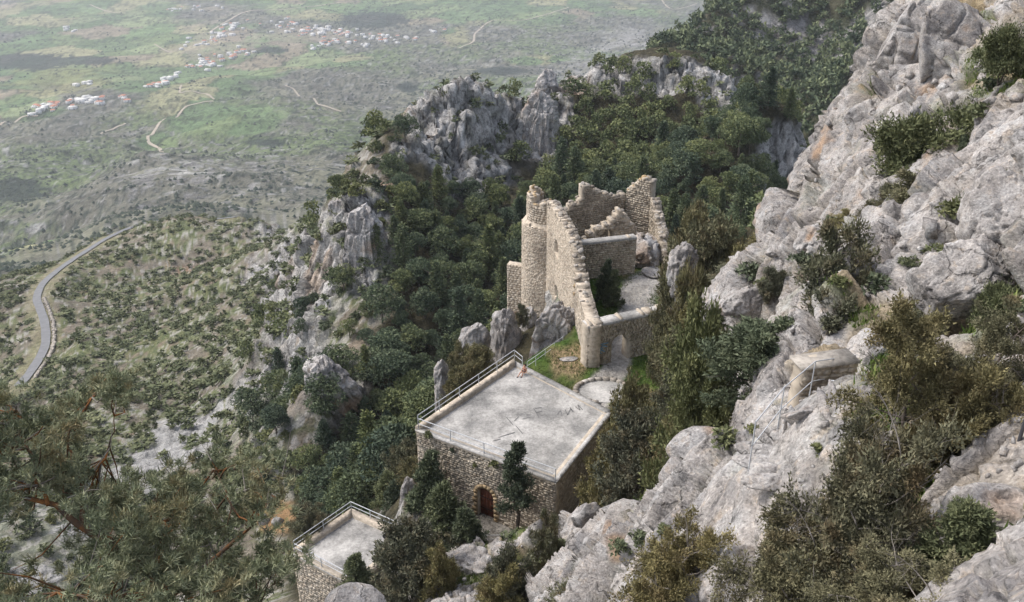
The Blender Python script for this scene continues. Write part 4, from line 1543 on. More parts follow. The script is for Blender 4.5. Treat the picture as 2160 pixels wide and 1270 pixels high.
# ------------------------------------------------------------ castle ruin
ruin = empty('castle_ruin', (9, 84, Z_COURT), 'roofless medieval castle ruin with broken tall walls and an arched gate', 'ruin')
gw = Wall((6.75, 69.0), (17.9, 73.7), (0.4, -1), 1.2, -43.0, [(0, -37.7), (4.5, -37.75), (5.5, -37.7), (20, -37.7)])
ga, _ = gw.sz(1287, 760)
gb, _ = gw.sz(1323, 760)
_, gz = gw.sz(1305, 706)
gw.op = [(ga, gb, -44, gz, True)]
g_ = gw.build('gate_wall', ruin, M_mortar, M_stone, .2, (.2, .48), rough_top=.12, edge=0, seed=71, prot=.045)
gr = (gb - ga) / 2
gw.arch_ring(g_, ga, gb, gz - gr, M_stone, 11, 1.1, .3, None)
mb = MB()
for k in range(30):
    t0, t1 = k / 30 * gw.L, (k + 1) / 30 * gw.L
    hh = [-37.72 + .05 * perlin(np.array([[q * 1.3, 5., dd_]]))[0] for q in (t0, t1) for dd_ in (0., 4.)]
    P = [gw.pos(t0, -.04, hh[0]), gw.pos(t1, -.04, hh[2]), gw.pos(t1, 1.24, hh[3]), gw.pos(t0, 1.24, hh[1]), gw.pos(t0, -.04, -37.95), gw.pos(t1, -.04, -37.95), gw.pos(t1, 1.24, -37.95), gw.pos(t0, 1.24, -37.95)]
    mb.add(P, [[0, 1, 2, 3], [4, 5, 1, 0], [3, 2, 6, 7]], .75)
mb.build('coping', [M_conc], g_)
mb = MB()
for st in ([(1246, 731), (1282, 722)], [(1250, 737), (1262, 741), (1270, 728), (1280, 730)], [(1248, 742), (1266, 733)], [(1253, 727), (1258, 748), (1266, 738), (1262, 750)], [(1262, 735), (1275, 741)], [(1256, 745), (1272, 733)], [(1250, 729), (1268, 745)]):
    for (a, b) in zip(st[:-1], st[1:]):
        (sa, za), (sb, zb) = gw.sz(*a), gw.sz(*b)
        dx, dz = sb - sa, zb - za
        l = math.hypot(dx, dz)
        nx, nz_ = -dz / l * .05, dx / l * .05
        mb.add([gw.pos(sa - nx, -.085, za - nz_), gw.pos(sb - nx, -.085, zb - nz_), gw.pos(sb + nx, -.085, zb + nz_), gw.pos(sa + nx, -.085, za + nz_)], [[0, 1, 2, 3]])
tag(mb.build('graffiti', [M_blue], g_), kind='stuff')

# low plastered west wall, from the gate corner to the broken end of the tall wall
ww = Wall((6.7, 69.03), (6.2, 78.6), (-1, 0), 1.25, -46.0, [(0, -37.75), (7, -37.7), (8.2, -37.5), (9.0, -37.0)])
ww.build('west_wall', ruin, M_cream, M_cream, .26, (.3, .7), ('front', 'back'), rough_top=.1, edge=16, seed=73, prot=.025, dropout=.0)
# tall west wall with two slit windows
tw = Wall((6.2, 78.62), (3.9, 93.2), (-1, -.1), 1.05, -50.0, [(0, -38)])
tp = [tw.sz(u, v) for u, v in [(1216, 588), (1213, 566), (1207, 520), (1196, 490), (1186, 470), (1172, 448), (1160, 432), (1150, 420), (1143, 410)]]
tw.tp = sorted([(-1, tp[0][1] - .5)] + tp + [(40, tp[-1][1])])
o1 = [tw.sz(1170, 505), tw.sz(1177, 545)]
o2 = [tw.sz(1169, 595), tw.sz(1178, 640)]
m1, m2 = (o1[0][0] + o1[1][0]) / 2, (o2[0][0] + o2[1][0]) / 2
tw.op = [(m1 - 1.0, m1 + 1.0, o1[1][1] - .2, o1[0][1] + .3, True), (m2 - 1.0, m2 + 1.0, o2[1][1], o2[0][1] + .1, True)]
M_slit = mat_plain('slit_shade_brown', (.11, .065, .05), .9, .3, 3.0)  # brown of the recess, with its shade put into the colour
tw_o = tw.build('tall_wall', ruin, M_mortar2, M_cream, .19, (.18, .42), rough_top=.45, edge=80, seed=75, prot=.02, dropout=.22, core_in=.004)
for (a, b, z0, z1, _) in tw.op:                 # dark brown sheets stand in for the shade deep in the slits
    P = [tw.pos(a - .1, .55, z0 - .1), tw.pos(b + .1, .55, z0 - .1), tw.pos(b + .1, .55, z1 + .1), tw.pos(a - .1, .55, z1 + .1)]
    link('slit_shade_sheet', mesh_np('slit_shade_sheet', P, [[0, 1, 2, 3]], [M_slit]), tw_o)
# orange broken end of the tall wall
for k in range(26):
    p = tw.pos(RNG.uniform(-.12, .25), RNG.uniform(0, 1.3), RNG.uniform(-42.5, -38.2))
    o = link('stone', OSTONES[k % 3], tw_o, tuple(p), (RNG.random(), RNG.random(), RNG.random() * 6))
    q = RNG.uniform(.4, .75)
    o.scale = (q, q, q)
# round tower: wide drum with sloping shoulder, narrower broken stump above
tc = (4.55, 96.3)
dr = Wall((0, 0), (1, 0), (0, 1), 1.0, -54.0, lambda s: -38.6 + .35 * math.sin(s * .5), (), (tc, 3.4, math.radians(172), math.radians(335)))
t_o = dr.build('tower', ruin, M_mortar2, M_cream, .21, (.18, .42), ('front',), rough_top=.3, edge=0, seed=77, prot=.03, dropout=.2, core_in=.006)
st_ = Wall((0, 0), (1, 0), (0, 1), 1.1, -40.0, lambda s: -34.9 - .5 * abs(math.sin(s * .62 + .5)) + .35 * math.sin(s * 2.3), (), ((4.35, 95.9), 2.65, math.radians(172), math.radians(335)))
s_o = st_.build('tower_stump', ruin, M_mortar2, M_cream, .27, (.25, .55), ('front', 'back'), rough_top=.7, edge=34, seed=79, prot=.06, dropout=.12, core_in=.01, edge_mesh=OSTONES + STONES[:3])
mb = MB()
for k in range(30):
    a0, a1 = math.radians(172 + 163 * k / 30), math.radians(172 + 163 * (k + 1) / 30)
    f_ = lambda c_, R, a, z: (c_[0] + R * math.sin(a), c_[1] + R * math.cos(a), z)
    mb.add([f_(tc, 3.44, a0, -38.75), f_(tc, 3.44, a1, -38.75), f_((4.35, 95.9), 2.5, a1, -37.5), f_((4.35, 95.9), 2.5, a0, -37.5)], [[0, 1, 2, 3]], .4 + .3 * RNG.random())
mb.build('tower_shoulder', [M_cream], ruin)
lw = Wall((-.6, 98.2), (1.6, 97.4), (-.3, -1), 1.0, -54.0, [(0, -45.0), (9, -44.7)])
lw.build('stub_wall', ruin, M_cream, M_cream, .3, (.3, .6), rough_top=.05, edge=0, seed=81, prot=.03, dropout=0)
# north wall and the broken east wall
nw = Wall((4.7, 96.3), (13.7, 100.6), (.4, -1), 1.1, -46.0, [(0, -38)])
nw.tp = sorted([(-1, -38.2)] + [nw.sz(u, v) for u, v in [(1190, 446), (1200, 440), (1208, 432), (1226, 430), (1228, 402), (1232, 393), (1242, 389), (1252, 399), (1266, 407), (1282, 411), (1300, 418), (1312, 412)]])
n_o = nw.build('north_wall', ruin, M_mortar, M_stone, .27, (.25, .55), rough_top=.35, edge=44, seed=83, prot=.07)
e1 = Wall((13.72, 100.55), (16.3, 98.6), (-.7, -1), 1.2, -46.0, [(0, -38)])
e1.tp = sorted([(-1, -37)] + [e1.sz(u, v) for u, v in [(1312, 410), (1325, 398), (1338, 390), (1345, 381), (1356, 377), (1368, 384)]] + [(9, -36)])
e1.build('east_pier', ruin, M_mortar, M_stone, .27, (.25, .55), rough_top=.35, edge=20, seed=85, prot=.07, edge_mesh=OSTONES + STONES)
e2 = Wall((16.32, 98.6), (17.2, 89.8), (-1, 0), 1.1, -46.0, [(0, -38)])
e2.tp = sorted([(-1, -35.4)] + [e2.sz(u, v) for u, v in [(1371, 392), (1374, 420), (1379, 448), (1385, 470), (1391, 495), (1396, 520), (1400, 540)]] + [(19, -43)])
e2.build('east_wall', ruin, M_cream, M_stone, .27, (.25, .55), ('front',), rough_top=.5, edge=46, seed=87, prot=.05, dropout=.25)
xw = Wall((7.1, 87.3), (13.6, 89.1), (.2, -1), 1.0, -43.0, [(0, -37.75), (3, -37.7), (8, -37.7)])
xw.build('cross_wall', ruin, M_mortar, M_stone, .26, (.25, .6), rough_top=.08, edge=0, seed=89, prot=.06)
mb = MB()
for k in range(16):
    t0, t1 = k / 16 * xw.L, (k + 1) / 16 * xw.L
    P = [xw.pos(t0, -.03, -37.62), xw.pos(t1, -.03, -37.6), xw.pos(t1, 1.03, -37.6), xw.pos(t0, 1.03, -37.62), xw.pos(t0, -.03, -37.85), xw.pos(t1, -.03, -37.85), xw.pos(t1, 1.03, -37.85), xw.pos(t0, 1.03, -37.85)]
    mb.add(P, [[0, 1, 2, 3], [4, 5, 1, 0], [3, 2, 6, 7]], .7)
mb.build('coping', [M_conc], ruin)
vw = Wall((8.3, 94.0), (14.6, 96.2), (.3, -1), 1.4, -44.0, [(0, -40.6), (1.2, -39.2), (2.4, -39.0), (3.4, -38.3), (4.4, -37.3), (5.2, -37.8), (6.5, -39.5)],
          [(.5, 1.5, -45, -39.9, True), (2.1, 3.7, -45, -39.2, True)])
v_o = vw.build('vault_fragment', ruin, M_mortar, M_stone, .27, (.25, .6), rough_top=.6, edge=34, seed=91, prot=.12, dropout=.2)
finish(ruin)

for (lx, ly, lz, sx, sy, sz_, sd_, lab) in ((15.3, 92.6, -41.2, 2.2, 3.6, 2.2, 93, 'grey slope of fallen masonry inside the right of the ruin'), (11.8, 91.8, -42.3, 3.4, 2.2, 1.9, 95, 'heap of rubble between the cross wall and the vault fragment')):
    vv, ff = rock_arrays(sd_, (sx, sy, sz_), 5, 5, .09, 0, 0, .22)
    o = empty('rubble_heap', (lx, ly, lz), lab, 'rubble')
    link('mound', mesh_np('mound', vv, ff, [M_crag], False), o)
    for k in range(46):
        i = RNG.randrange(len(vv))
        if vv[i][2] < -.2:
            continue
        q = RNG.uniform(.35, .8)
        link('stone', STONES[k % 6], o, tuple(vv[i]), (RNG.random(), RNG.random(), RNG.random() * 6), (q, q, q))
vv, ff = rock_arrays(97, (1.3, 1.5, .18), 3, 8, .03, 0, 0, 0)
tag(link('stone_slab', mesh_np('stone_slab', vv, ff, [M_boulder]), None, tuple(PZ(1378, 574, -41.7)), (.05, 0, .3)), 'pale flat slab lying at the right end of the courtyard', 'slab')
vv, ff = rock_arrays(99, (.9, .5, .12), 3, 8, .03, 0, 0, 0)
tag(link('stone_slab', mesh_np('stone_slab', vv, ff, [M_boulder]), None, tuple(PZ(1200, 757, -41.93)), (.0, 0, .1)), 'white flat stone in the dry grass beside the gate wall', 'slab')

# round cistern between roof and gate
cp = PZ(1275, 826, Z_COURT)
ci = empty('cistern', tuple(cp), 'shallow round stone basin sunk in the path before the gate', 'basin')
P = [(0, 0, .015)] + [(2.3 * math.cos(a), 1.75 * math.sin(a), .012) for a in np.linspace(0, 2 * math.pi, 33)[:-1]]
link('basin_floor', mesh_np('basin_floor', P, [[0, 1 + k, 1 + (k + 1) % 32] for k in range(32)], [M_conc]), ci)
for k in range(24):
    if k in (17, 18, 19, 20):
        continue
    a0, a1 = 2 * math.pi * k / 24 + .02, 2 * math.pi * (k + 1) / 24 - .02
    q = []
    h = .16 + .1 * RNG.random()
    for z in (-.1, h):
        for R in (1.0, 1.19):
            for a in (a0, a1):
                q.append((2.3 * R * math.cos(a), 1.75 * R * math.sin(a), z + .02 * RNG.random()))
    f = [[4, 5, 7, 6], [0, 1, 5, 4], [2, 6, 7, 3], [0, 4, 6, 2], [1, 3, 7, 5]]
    link('rim_stone', mesh_np('rim_stone', q, f, [M_rubble], attr={'tint': np.full(8, RNG.random())}), ci)

# ------------------------------------------------------------ free-standing railings and the stair on the right
def rail_thing(label, pts, h, mat=M_steel, spacing=2.2, low=.5, rad=.026):
    o = empty('railing', tuple(pts[0]), label, 'railing')
    railing(o, [np.array(p) - np.array(pts[0]) for p in pts], h, mat, spacing, low, 'top_rail', rad)
    return o


rail_thing('steel railing climbing from the roof corner along the rock to the ruin', [PZ(1112, 782, -41.9), PZ(1130, 770, -41.7), PR(1187, 728, 75.5)], .95)
rail_thing('thin steel railing on the path below the house terrace', [PZ(992, 1160, -47.9), PZ(1022, 1148, -47.9), PZ(1120, 1146, -47.9), PZ(1150, 1105, -47.9)], .9, spacing=3, rad=.02)

rail_thing('steel handrail climbing beside the rock stair to the low wall', [PR(1580, 985, 14.6), PR(1640, 905, 16.6), PR(1706, 842, 19.2), PR(1790, 822, 21.6)], 1.05, spacing=2.4, rad=.014)
rail_thing('short handrail standing on the rock at the stair head', [PR(1736, 872, 18.6), PR(1822, 884, 17.8)], .9, spacing=1.5, low=.1, rad=.014)
rail_thing('dark leaning rail post at the right edge behind the bushy juniper', [PR(2132, 985, 13.2), PR(2190, 960, 13.6)], 1.1, M_darksteel, low=.5)
rail_thing('thin handrail crossing the grassy gully at the right edge', [PR(2112, 342, 37), PR(2190, 315, 36)], .9, low=.9, rad=.03)

pw0, pw1 = PR(1684, 850, 19.6), PR(1796, 838, 20.4)
pw0[2] += .5
pw1[2] = pw0[2]
o = empty('retaining_wall', tuple(pw0), 'low stone retaining wall at the top of the rock stair', 'wall')
pw = Wall(pw0, pw1, (.2, -1), .5, pw0[2] - 1.3, [(0, pw0[2] + .5), (9, pw0[2] + .55)])
pwm = pw.build('masonry', o, M_mortar, M_stone, .14, (.15, .34), ('front',), .05, 0, 95, prot=.03)
mb = MB()
P = [pw.pos(-.1, -.06, pw0[2] + .53), pw.pos(pw.L, -.06, pw0[2] + .57), pw.pos(pw.L, .58, pw0[2] + .57), pw.pos(-.1, .58, pw0[2] + .53), pw.pos(-.1, -.06, pw0[2] + .48), pw.pos(pw.L, -.06, pw0[2] + .5), pw.pos(pw.L, .58, pw0[2] + .5), pw.pos(-.1, .58, pw0[2] + .48)]
mb.add(P, [[0, 1, 2, 3], [4, 5, 1, 0], [3, 2, 6, 7], [0, 3, 7, 4], [2, 1, 5, 6]], .7)
mb.build('coping', [M_rubble], o)
finish(o)

# rock-cut stair
pts = [(1640, 1030), (1622, 985), (1618, 950), (1640, 915), (1680, 885), (1725, 860), (1770, 838)]
w = [look(u, v, BV_NEAR) for u, v in pts]
w = np.array([tuple(p) for p in w if p is not None])
o = empty('rock_stair', tuple(w[0]), 'worn pale stone stair climbing the rock beside the handrail', 'stair')
n = 13
t = np.linspace(0, len(w) - 1, n)
Q = np.stack([np.interp(t, np.arange(len(w)), w[:, k]) for k in range(3)], 1)
Q[:, 2] = np.convolve(np.pad(Q[:, 2], 1, 'edge'), [.25, .5, .25], 'valid')
for k in range(n - 1):
    d = Q[k + 1] - Q[k]
    d[2] = 0
    L = np.linalg.norm(d) + 1e-6
    d /= L
    nn_ = np.array([-d[1], d[0], 0])
    vv, ff = rock_arrays(600 + k, (L * .62, .62 + .15 * RNG.random(), .16), 3, 10, .05, 0, 0, .03)
    R = np.stack([d, nn_, [0, 0, 1]], 1)
    me = mesh_np('step', vv @ R.T, ff, [M_boulder], True)
    link('step', me, o, tuple((Q[k] + Q[k + 1]) / 2 + [0, 0, .02]))
finish(o)
# ------------------------------------------------------------ foliage builders
def rand_basis(rs, n):
    a = rs.normal(size=(n, 3))
    a /= np.linalg.norm(a, axis=1)[:, None]
    b = rs.normal(size=(n, 3))
    b -= (a * b).sum(1)[:, None] * a
    b /= np.linalg.norm(b, axis=1)[:, None]
    return a, b


def leaf_tris(c, a, b, L, Wd):
    """one pointed leaf-spray triangle at each point"""
    n = len(c)
    L = np.broadcast_to(L, (n,))[:, None]
    Wd = np.broadcast_to(Wd, (n,))[:, None]
    v = np.stack([c - b * Wd * .5, c + b * Wd * .5, c + a * L], 1).reshape(-1, 3)
    return v, np.arange(n * 3).reshape(-1, 3)


def leaf_mesh(name, c, a, b, L, Wd, tint, mat):
    v, f = leaf_tris(c, a, b, L, Wd)
    return mesh_np(name, v, f, [mat], False, attr={'tint': np.repeat(np.clip(tint, 0, 1), 3)})


def lobes_cloud(rs, W, H, nl, per, leaf, z0=.25, flat=.65, spread=1.0):
    """rounded clumpy crown of leaf triangles: returns centres, axes, sizes, tint"""
    cs, aa, bb, tt, ll = [], [], [], [], []
    for k in range(nl):
        h = rs.uniform(0, 1)
        rad = W / 2 * spread * math.sqrt(max(.05, 1 - (h * .95) ** 2)) * (.75 if k % 3 else .25)
        an = k * 2.4 + rs.uniform(-.5, .5)
        c = np.array([rad * math.cos(an), rad * math.sin(an), H * (z0 + (1 - z0) * (.12 + .78 * h))])
        R = W * rs.uniform(.15, .25)
        d = rs.normal(size=(per, 3))
        d[:, 2] = np.abs(d[:, 2]) * 1.0 - .35
        d /= np.linalg.norm(d, axis=1)[:, None]
        q = c + d * np.array([R, R, R * flat]) * (rs.uniform(.6, 1.05, per) ** .6)[:, None]
        a, b = rand_basis(rs, per)
        a = a * .8 + d * .9
        a /= np.linalg.norm(a, axis=1)[:, None]
        b -= (a * b).sum(1)[:, None] * a
        b /= np.linalg.norm(b, axis=1)[:, None] + 1e-9
        cs.append(q), aa.append(a), bb.append(b)
        ll.append(leaf * rs.uniform(.6, 1.35, per))
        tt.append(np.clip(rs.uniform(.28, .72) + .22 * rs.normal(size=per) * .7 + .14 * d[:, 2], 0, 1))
    return map(np.concatenate, (cs, aa, bb, ll, tt))


def small_trunk(rs, H, r, top=.75):
    mb = MB()
    n = 5
    P = np.array([[rs.uniform(-.1, .1) * k * .4, rs.uniform(-.1, .1) * k * .4, -.6 + (H * top + .6) * k / (n - 1)] for k in range(n)])
    mb.tube(P, np.linspace(r, r * .35, n), 6)
    for k in range(6):
        t = rs.uniform(.35, .95)
        p = P[0] + (P[-1] - P[0]) * t
        an = rs.uniform(0, 6.3)
        e = p + np.array([math.cos(an), math.sin(an), .5]) * H * rs.uniform(.2, .33)
        mb.tube(np.array([p, (p + e) / 2 + [0, 0, .1], e]), [r * .4, r * .28, r * .1], 4, cap=False)
    return mb.mesh('trunk', [M_bark], True)


def grow_cone(seed, H, Wd):
    """ragged pointed crown in loose tiers"""
    rs = np.random.RandomState(seed)
    cs, aa, tt = [], [], []
    for k in range(30):
        t = (k + rs.rand()) / 30
        R = Wd / 2 * (1 - t) ** .8 * rs.uniform(.55, 1.1) + .15
        an = k * 2.4 + rs.normal() * .4
        c0 = np.array([math.cos(an) * R * .55, math.sin(an) * R * .55, H * (.1 + .88 * t)])
        m = 130
        g = rs.normal(size=(m, 3)) * np.array([R * .33 + .1, R * .33 + .1, .28])
        cs.append(c0 + g)
        o = g * np.array([1, 1, .4]) + np.array([math.cos(an), math.sin(an), .35]) * .5 + rs.normal(size=(m, 3)) * .35
        aa.append(o / np.linalg.norm(o, axis=1)[:, None])
        tt.append(np.clip(rs.uniform(.25, .7) + rs.normal(size=m) * .16, 0, 1))
    cs, aa, tt = np.concatenate(cs), np.concatenate(aa), np.concatenate(tt)
    _, b = rand_basis(rs, len(cs))
    b -= (aa * b).sum(1)[:, None] * aa
    b /= np.linalg.norm(b, axis=1)[:, None] + 1e-9
    L = .34 * rs.uniform(.6, 1.4, len(cs))
    return leaf_mesh('crown', cs, aa, b, L, L * .6, tt, M_pine)


PINES = []
for k in range(7):
    rs = np.random.RandomState(400 + k)
    Wd, H = rs.uniform(4.6, 7.2), rs.uniform(5.0, 8.0)
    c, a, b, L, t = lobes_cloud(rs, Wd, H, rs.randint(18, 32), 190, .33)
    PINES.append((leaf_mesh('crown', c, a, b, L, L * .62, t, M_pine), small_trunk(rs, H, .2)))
for k in range(3):
    cn = grow_cone(450 + k, (8.5, 7.5, 9.5)[k], (4.2, 5.0, 3.8)[k])
    PINES.append((cn, small_trunk(np.random.RandomState(k), 7.5, .18, .9)))


def far_set(name, kind_seed, spots, per_lobe, nl, leaf, mat, W=(5, 7), H=(5, 7.5), tilt_lum=.0, z0=.1):
    """many trees too far to pick apart, one mesh"""
    temps = []
    for k in range(4):
        rs = np.random.RandomState(kind_seed + k)
        c, a, b, L, t = lobes_cloud(rs, 1.0, 1.0, nl, per_lobe, leaf, z0)
        v, f = leaf_tris(c, a, b, L, L * .75)
        temps.append((v, f, np.repeat(t, 3)))
    rs = np.random.RandomState(kind_seed + 50)
    VV, FF, TT, n = [], [], [], 0
    for (x, y, z) in spots:
        v, f, t = temps[rs.randint(4)]
        w, h = rs.uniform(*W), rs.uniform(*H)
        an = rs.uniform(0, 6.3)
        ca, sa = math.cos(an), math.sin(an)
        q = v * np.array([w, w, h])
        q = np.stack([q[:, 0] * ca - q[:, 1] * sa + x, q[:, 0] * sa + q[:, 1] * ca + y, q[:, 2] + z - .2], 1)
        VV.append(q), FF.append(f + n), TT.append(np.clip(t + rs.normal() * .16, 0, 1))
        n += len(v)
    me = mesh_np(name, np.concatenate(VV), np.concatenate(FF), [mat], False, attr={'tint': np.concatenate(TT)})
    return tag(link(name, me), kind='stuff')


def scatter(rs, n, az, rng, power=1.0):
    a = np.radians(rs.uniform(az[0], az[1], n))
    r = np.sqrt(rs.uniform(rng[0] ** 2, rng[1] ** 2, n)) if power == 1 else rng[0] * (rng[1] / rng[0]) ** rs.rand(n)
    return r * np.sin(a), r * np.cos(a)


def thin(P, dmin):
    """drop points closer than dmin (given per point) to a kept one"""
    grid, keep = {}, []
    for i, p in enumerate(P):
        d = dmin[i]
        c = (int(p[0] // 8), int(p[1] // 8))
        ok = True
        for dx in (-1, 0, 1):
            for dy in (-1, 0, 1):
                for j in grid.get((c[0] + dx, c[1] + dy), ()):
                    if (P[j][0] - p[0]) ** 2 + (P[j][1] - p[1]) ** 2 < d * d:
                        ok = False
                        break
                if not ok:
                    break
            if not ok:
                break
        if ok:
            keep.append(i)
            grid.setdefault(c, []).append(i)
    return keep


# ------------------------------------------------------------ pine forest of the bowl and the spur
rs = np.random.RandomState(5)
x, y = scatter(rs, 26000, (-20, 31), (88, 330), 2)
zb = z_mid(x, y, False)
u, v, _ = proj(np.stack([x, y, zb + 2], 1))
rk, scree, *_ = rockness_mid(x, y, zb)
nn = fbm(xy3(x, y) / 22, 3, 131)
dens = np.zeros(len(x))
BOWL = [(820, 330), (880, 420), (960, 400), (1100, 430), (1180, 330), (1180, 190), (1300, 170), (1480, 200), (1600, 330), (1700, 380), (1720, 480), (1600, 560), (1100, 640), (1040, 700), (940, 780), (900, 900), (870, 1060), (780, 1110), (640, 1060), (640, 920), (770, 850), (815, 700), (845, 600), (815, 480)]
SPUR = [(600, 520), (690, 430), (800, 340), (880, 240), (1060, 210), (1150, 300), (1000, 420), (860, 420), (840, 560), (800, 700), (760, 860), (620, 930), (480, 900), (520, 760)]
dens = np.where(inside(u, v, BOWL), 1.0, np.where(inside(u, v, SPUR), .13, 0))
dens = np.maximum(dens, (inside(u, v, [(1130, 200), (1250, 130), (1480, 130), (1560, 160), (1690, 190), (1790, 320), (1780, 420), (1640, 420), (1500, 220)])) * .9)
dens = np.maximum(dens, inside(u, v, [(780, 230), (900, 190), (1000, 150), (1120, 160), (1120, 230), (880, 300), (780, 330)]) * .35)
dens = dens * (1 - .96 * rk) * np.where(dens < .9, sstep(-.3, .3, nn), 1) * (poly_dist(x, y, COURT_POLY) > 1.5) * (np.hypot(x - 2, y - 91) > 9) * (np.hypot(x - 11, y - 95) > 11) * (np.hypot(x + 1, y - 84) > 8) * (np.hypot(x - 1, y - 76) > 6)
ok = rs.rand(len(x)) < dens
P = np.stack([x, y, zb], 1)[ok]
R_ = np.hypot(P[:, 0], P[:, 1])
P = P[rs.permutation(len(P))]
P = P[thin(P, rs.uniform(3.2, 4.6, len(P)))]
Q = []
for p in P:
    zz = drop(p[0], p[1], BV_MID)
    if zz is not None:
        Q.append((p[0], p[1], zz))
vis = [p for p in Q if seen((p[0], p[1], p[2] + 5), BV_MID, BV_NEAR)]
hid = [p for p in Q if not seen((p[0], p[1], p[2] + 5), BV_MID, BV_NEAR)]
vis.sort(key=lambda p: p[0] ** 2 + p[1] ** 2 + p[2] ** 2)
print('pines', len(Q), 'visible', len(vis))


def pine_label(p):
    u, v, _ = proj(np.array(p) + [0, 0, 3])
    if u < 800:
        if v < 640:
            return 'round dark pine high on the rocky spur near the bare spire', 'pines near the bare spire'
        if v < 880:
            return 'round dark pine beside the broken crag low on the spur', 'pines by the broken crag'
        if u < 700:
            return 'dark pine in the low gully left of the smaller flat roof', 'pines left of the smaller roof'
        return 'dark green pine low in the gully right behind the smaller flat roof', 'pines behind the smaller roof'
    if u < 1060:
        if v < 520:
            return 'dark pine at the foot of the big pale crag', 'pines under the big crag'
        if v < 700:
            return 'dark green pine in the wooded hollow left of the round tower', 'pines left of the tower'
        return 'dark green pine low in the hollow left of the roof railing', 'pines left of the roof railing'
    if u < 1420:
        if v < 260:
            return 'pine just under the ridge crest behind the ruin', 'pines under the ridge crest'
        return 'dark pine on the wooded slope directly behind the ruin', 'pines directly behind the ruin'
    if v < 300:
        return 'pine on the right shoulder of the ridge among rock fins', 'pines on the ridge shoulder'
    return 'dark pine on the wooded slope between the ruin and the right cliff', 'pines between ruin and cliff'


rs = np.random.RandomState(6)


def place_pine(p, k, label, group, sc, sz):
    cm, tm = PINES[k]
    o = empty('pine_tree', (p[0], p[1], p[2] - .2), label, 'tree', group, (0, 0, rs.uniform(0, 6.3)), (sc, sc, sz))
    link('trunk', tm, o)
    link('crown', cm, o)


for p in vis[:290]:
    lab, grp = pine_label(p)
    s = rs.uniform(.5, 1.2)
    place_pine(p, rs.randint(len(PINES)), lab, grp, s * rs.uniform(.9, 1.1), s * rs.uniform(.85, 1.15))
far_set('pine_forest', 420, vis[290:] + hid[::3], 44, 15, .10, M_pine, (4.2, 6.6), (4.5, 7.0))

# far ridge woods
rs = np.random.RandomState(8)
x, y = scatter(rs, 16000, (3, 34), (235, 720), 2)
z = z_ridge(x, y)
u, v, _ = proj(np.stack([x, y, z], 1))
n1 = fbm(xy3(x, y) / 45, 4, 81)
n2 = fbm(xy3(x, y) / 9, 3, 82)
rm = .5 * n1 + .5 * n2 + .75 * np.exp(-((u - 1660) / 70) ** 2 - ((v - 60) / 60) ** 2) + .8 * np.exp(-((u - 1760) / 110) ** 2 - ((v - 110) / 70) ** 2) + .9 * np.exp(-((u - 1900) / 70) ** 2 - ((v - 20) / 40) ** 2)
ok = (rm < .72) | (rs.rand(len(x)) < .35)
P = np.stack([x, y, z], 1)[ok]
P = P[thin(P, rs.uniform(3.6, 5.6, len(P)))]
P = [tuple(p) for p in P if seen((p[0], p[1], p[2] + 6), BV_MID, BV_NEAR, BV_R2)]
print('ridge trees', len(P))
far_set('ridge_woods', 440, P, 9, 8, .30, M_pine, (5, 7.5), (5, 8))

# ------------------------------------------------------------ maquis shrubs on the hillside
SHRUBS = []
for k in range(5):
    r2 = np.random.RandomState(460 + k)
    c, a, b, L, t = lobes_cloud(r2, 2.6, 1.5, 9, 34, .46, .05, .75)
    SHRUBS.append(leaf_mesh('shrub', c, a, b, L, L * .7, t, M_shrub))
rs = np.random.RandomState(9)
x, y = scatter(rs, 30000, (-38, -4), (105, 640), 2)
zb = z_mid(x, y, False)
u, v, _ = proj(np.stack([x, y, zb], 1))
nn = fbm(xy3(x, y) / 30, 3, 141)
n2 = fbm(xy3(x, y) / 8, 3, 142)
rk, scree, *_ = rockness_mid(x, y, zb)
dr_, _ = seg_dist(x, y, ROAD)
dens = .62 * (u < 830) * (sstep(-.35, .4, nn + .6 * n2) * .9 + .08) * (dr_ > 5.5) * (1 - .93 * np.clip(scree * 1.3, 0, 1)) * (1 - .5 * rk) * (1 - .5 * np.exp(-((u - 380) / 120) ** 2 - ((v - 590) / 50) ** 2))
ok = rs.rand(len(x)) < dens
P = np.stack([x, y, zb], 1)[ok]
P = P[thin(P, rs.uniform(1.8, 4.2, len(P)))]
P = [(p[0], p[1], drop(p[0], p[1], BV_MID)) for p in P]
P = [p for p in P if p[2] is not None and seen((p[0], p[1], p[2] + 1.5), BV_MID, BV_NEAR)]
P.sort(key=lambda p: p[0] ** 2 + p[1] ** 2 + p[2] ** 2)
print('shrubs', len(P))
for p in P[:290]:
    u, v, _ = proj(np.array(p))
    if v > 1040:
        lab, grp = 'low dark shrub at the bottom of the slope near the foreground pine', 'shrubs near the foreground pine'
    elif v > 880:
        lab, grp = 'low dark shrub on the pale scree at the lower left', 'shrubs on the scree'
    else:
        lab, grp = ('low dark shrub on the stony flank of the rocky spur', 'shrubs on the spur flank') if u > 480 else ('low dark shrub on the scrubby slope above the scree', 'shrubs above the scree')
    s = rs.uniform(.55, 1.5)
    tag(link('shrub', SHRUBS[rs.randint(5)], None, (p[0], p[1], p[2] - .1), (0, 0, rs.uniform(0, 6.3)), (s * 1.15, s, s * rs.uniform(.7, 1.2))), lab, 'shrub', grp)
far_set('hillside_scrub', 470, P[290:], 9, 7, .34, M_shrub, (1.4, 5.4), (.9, 2.8), z0=.05)

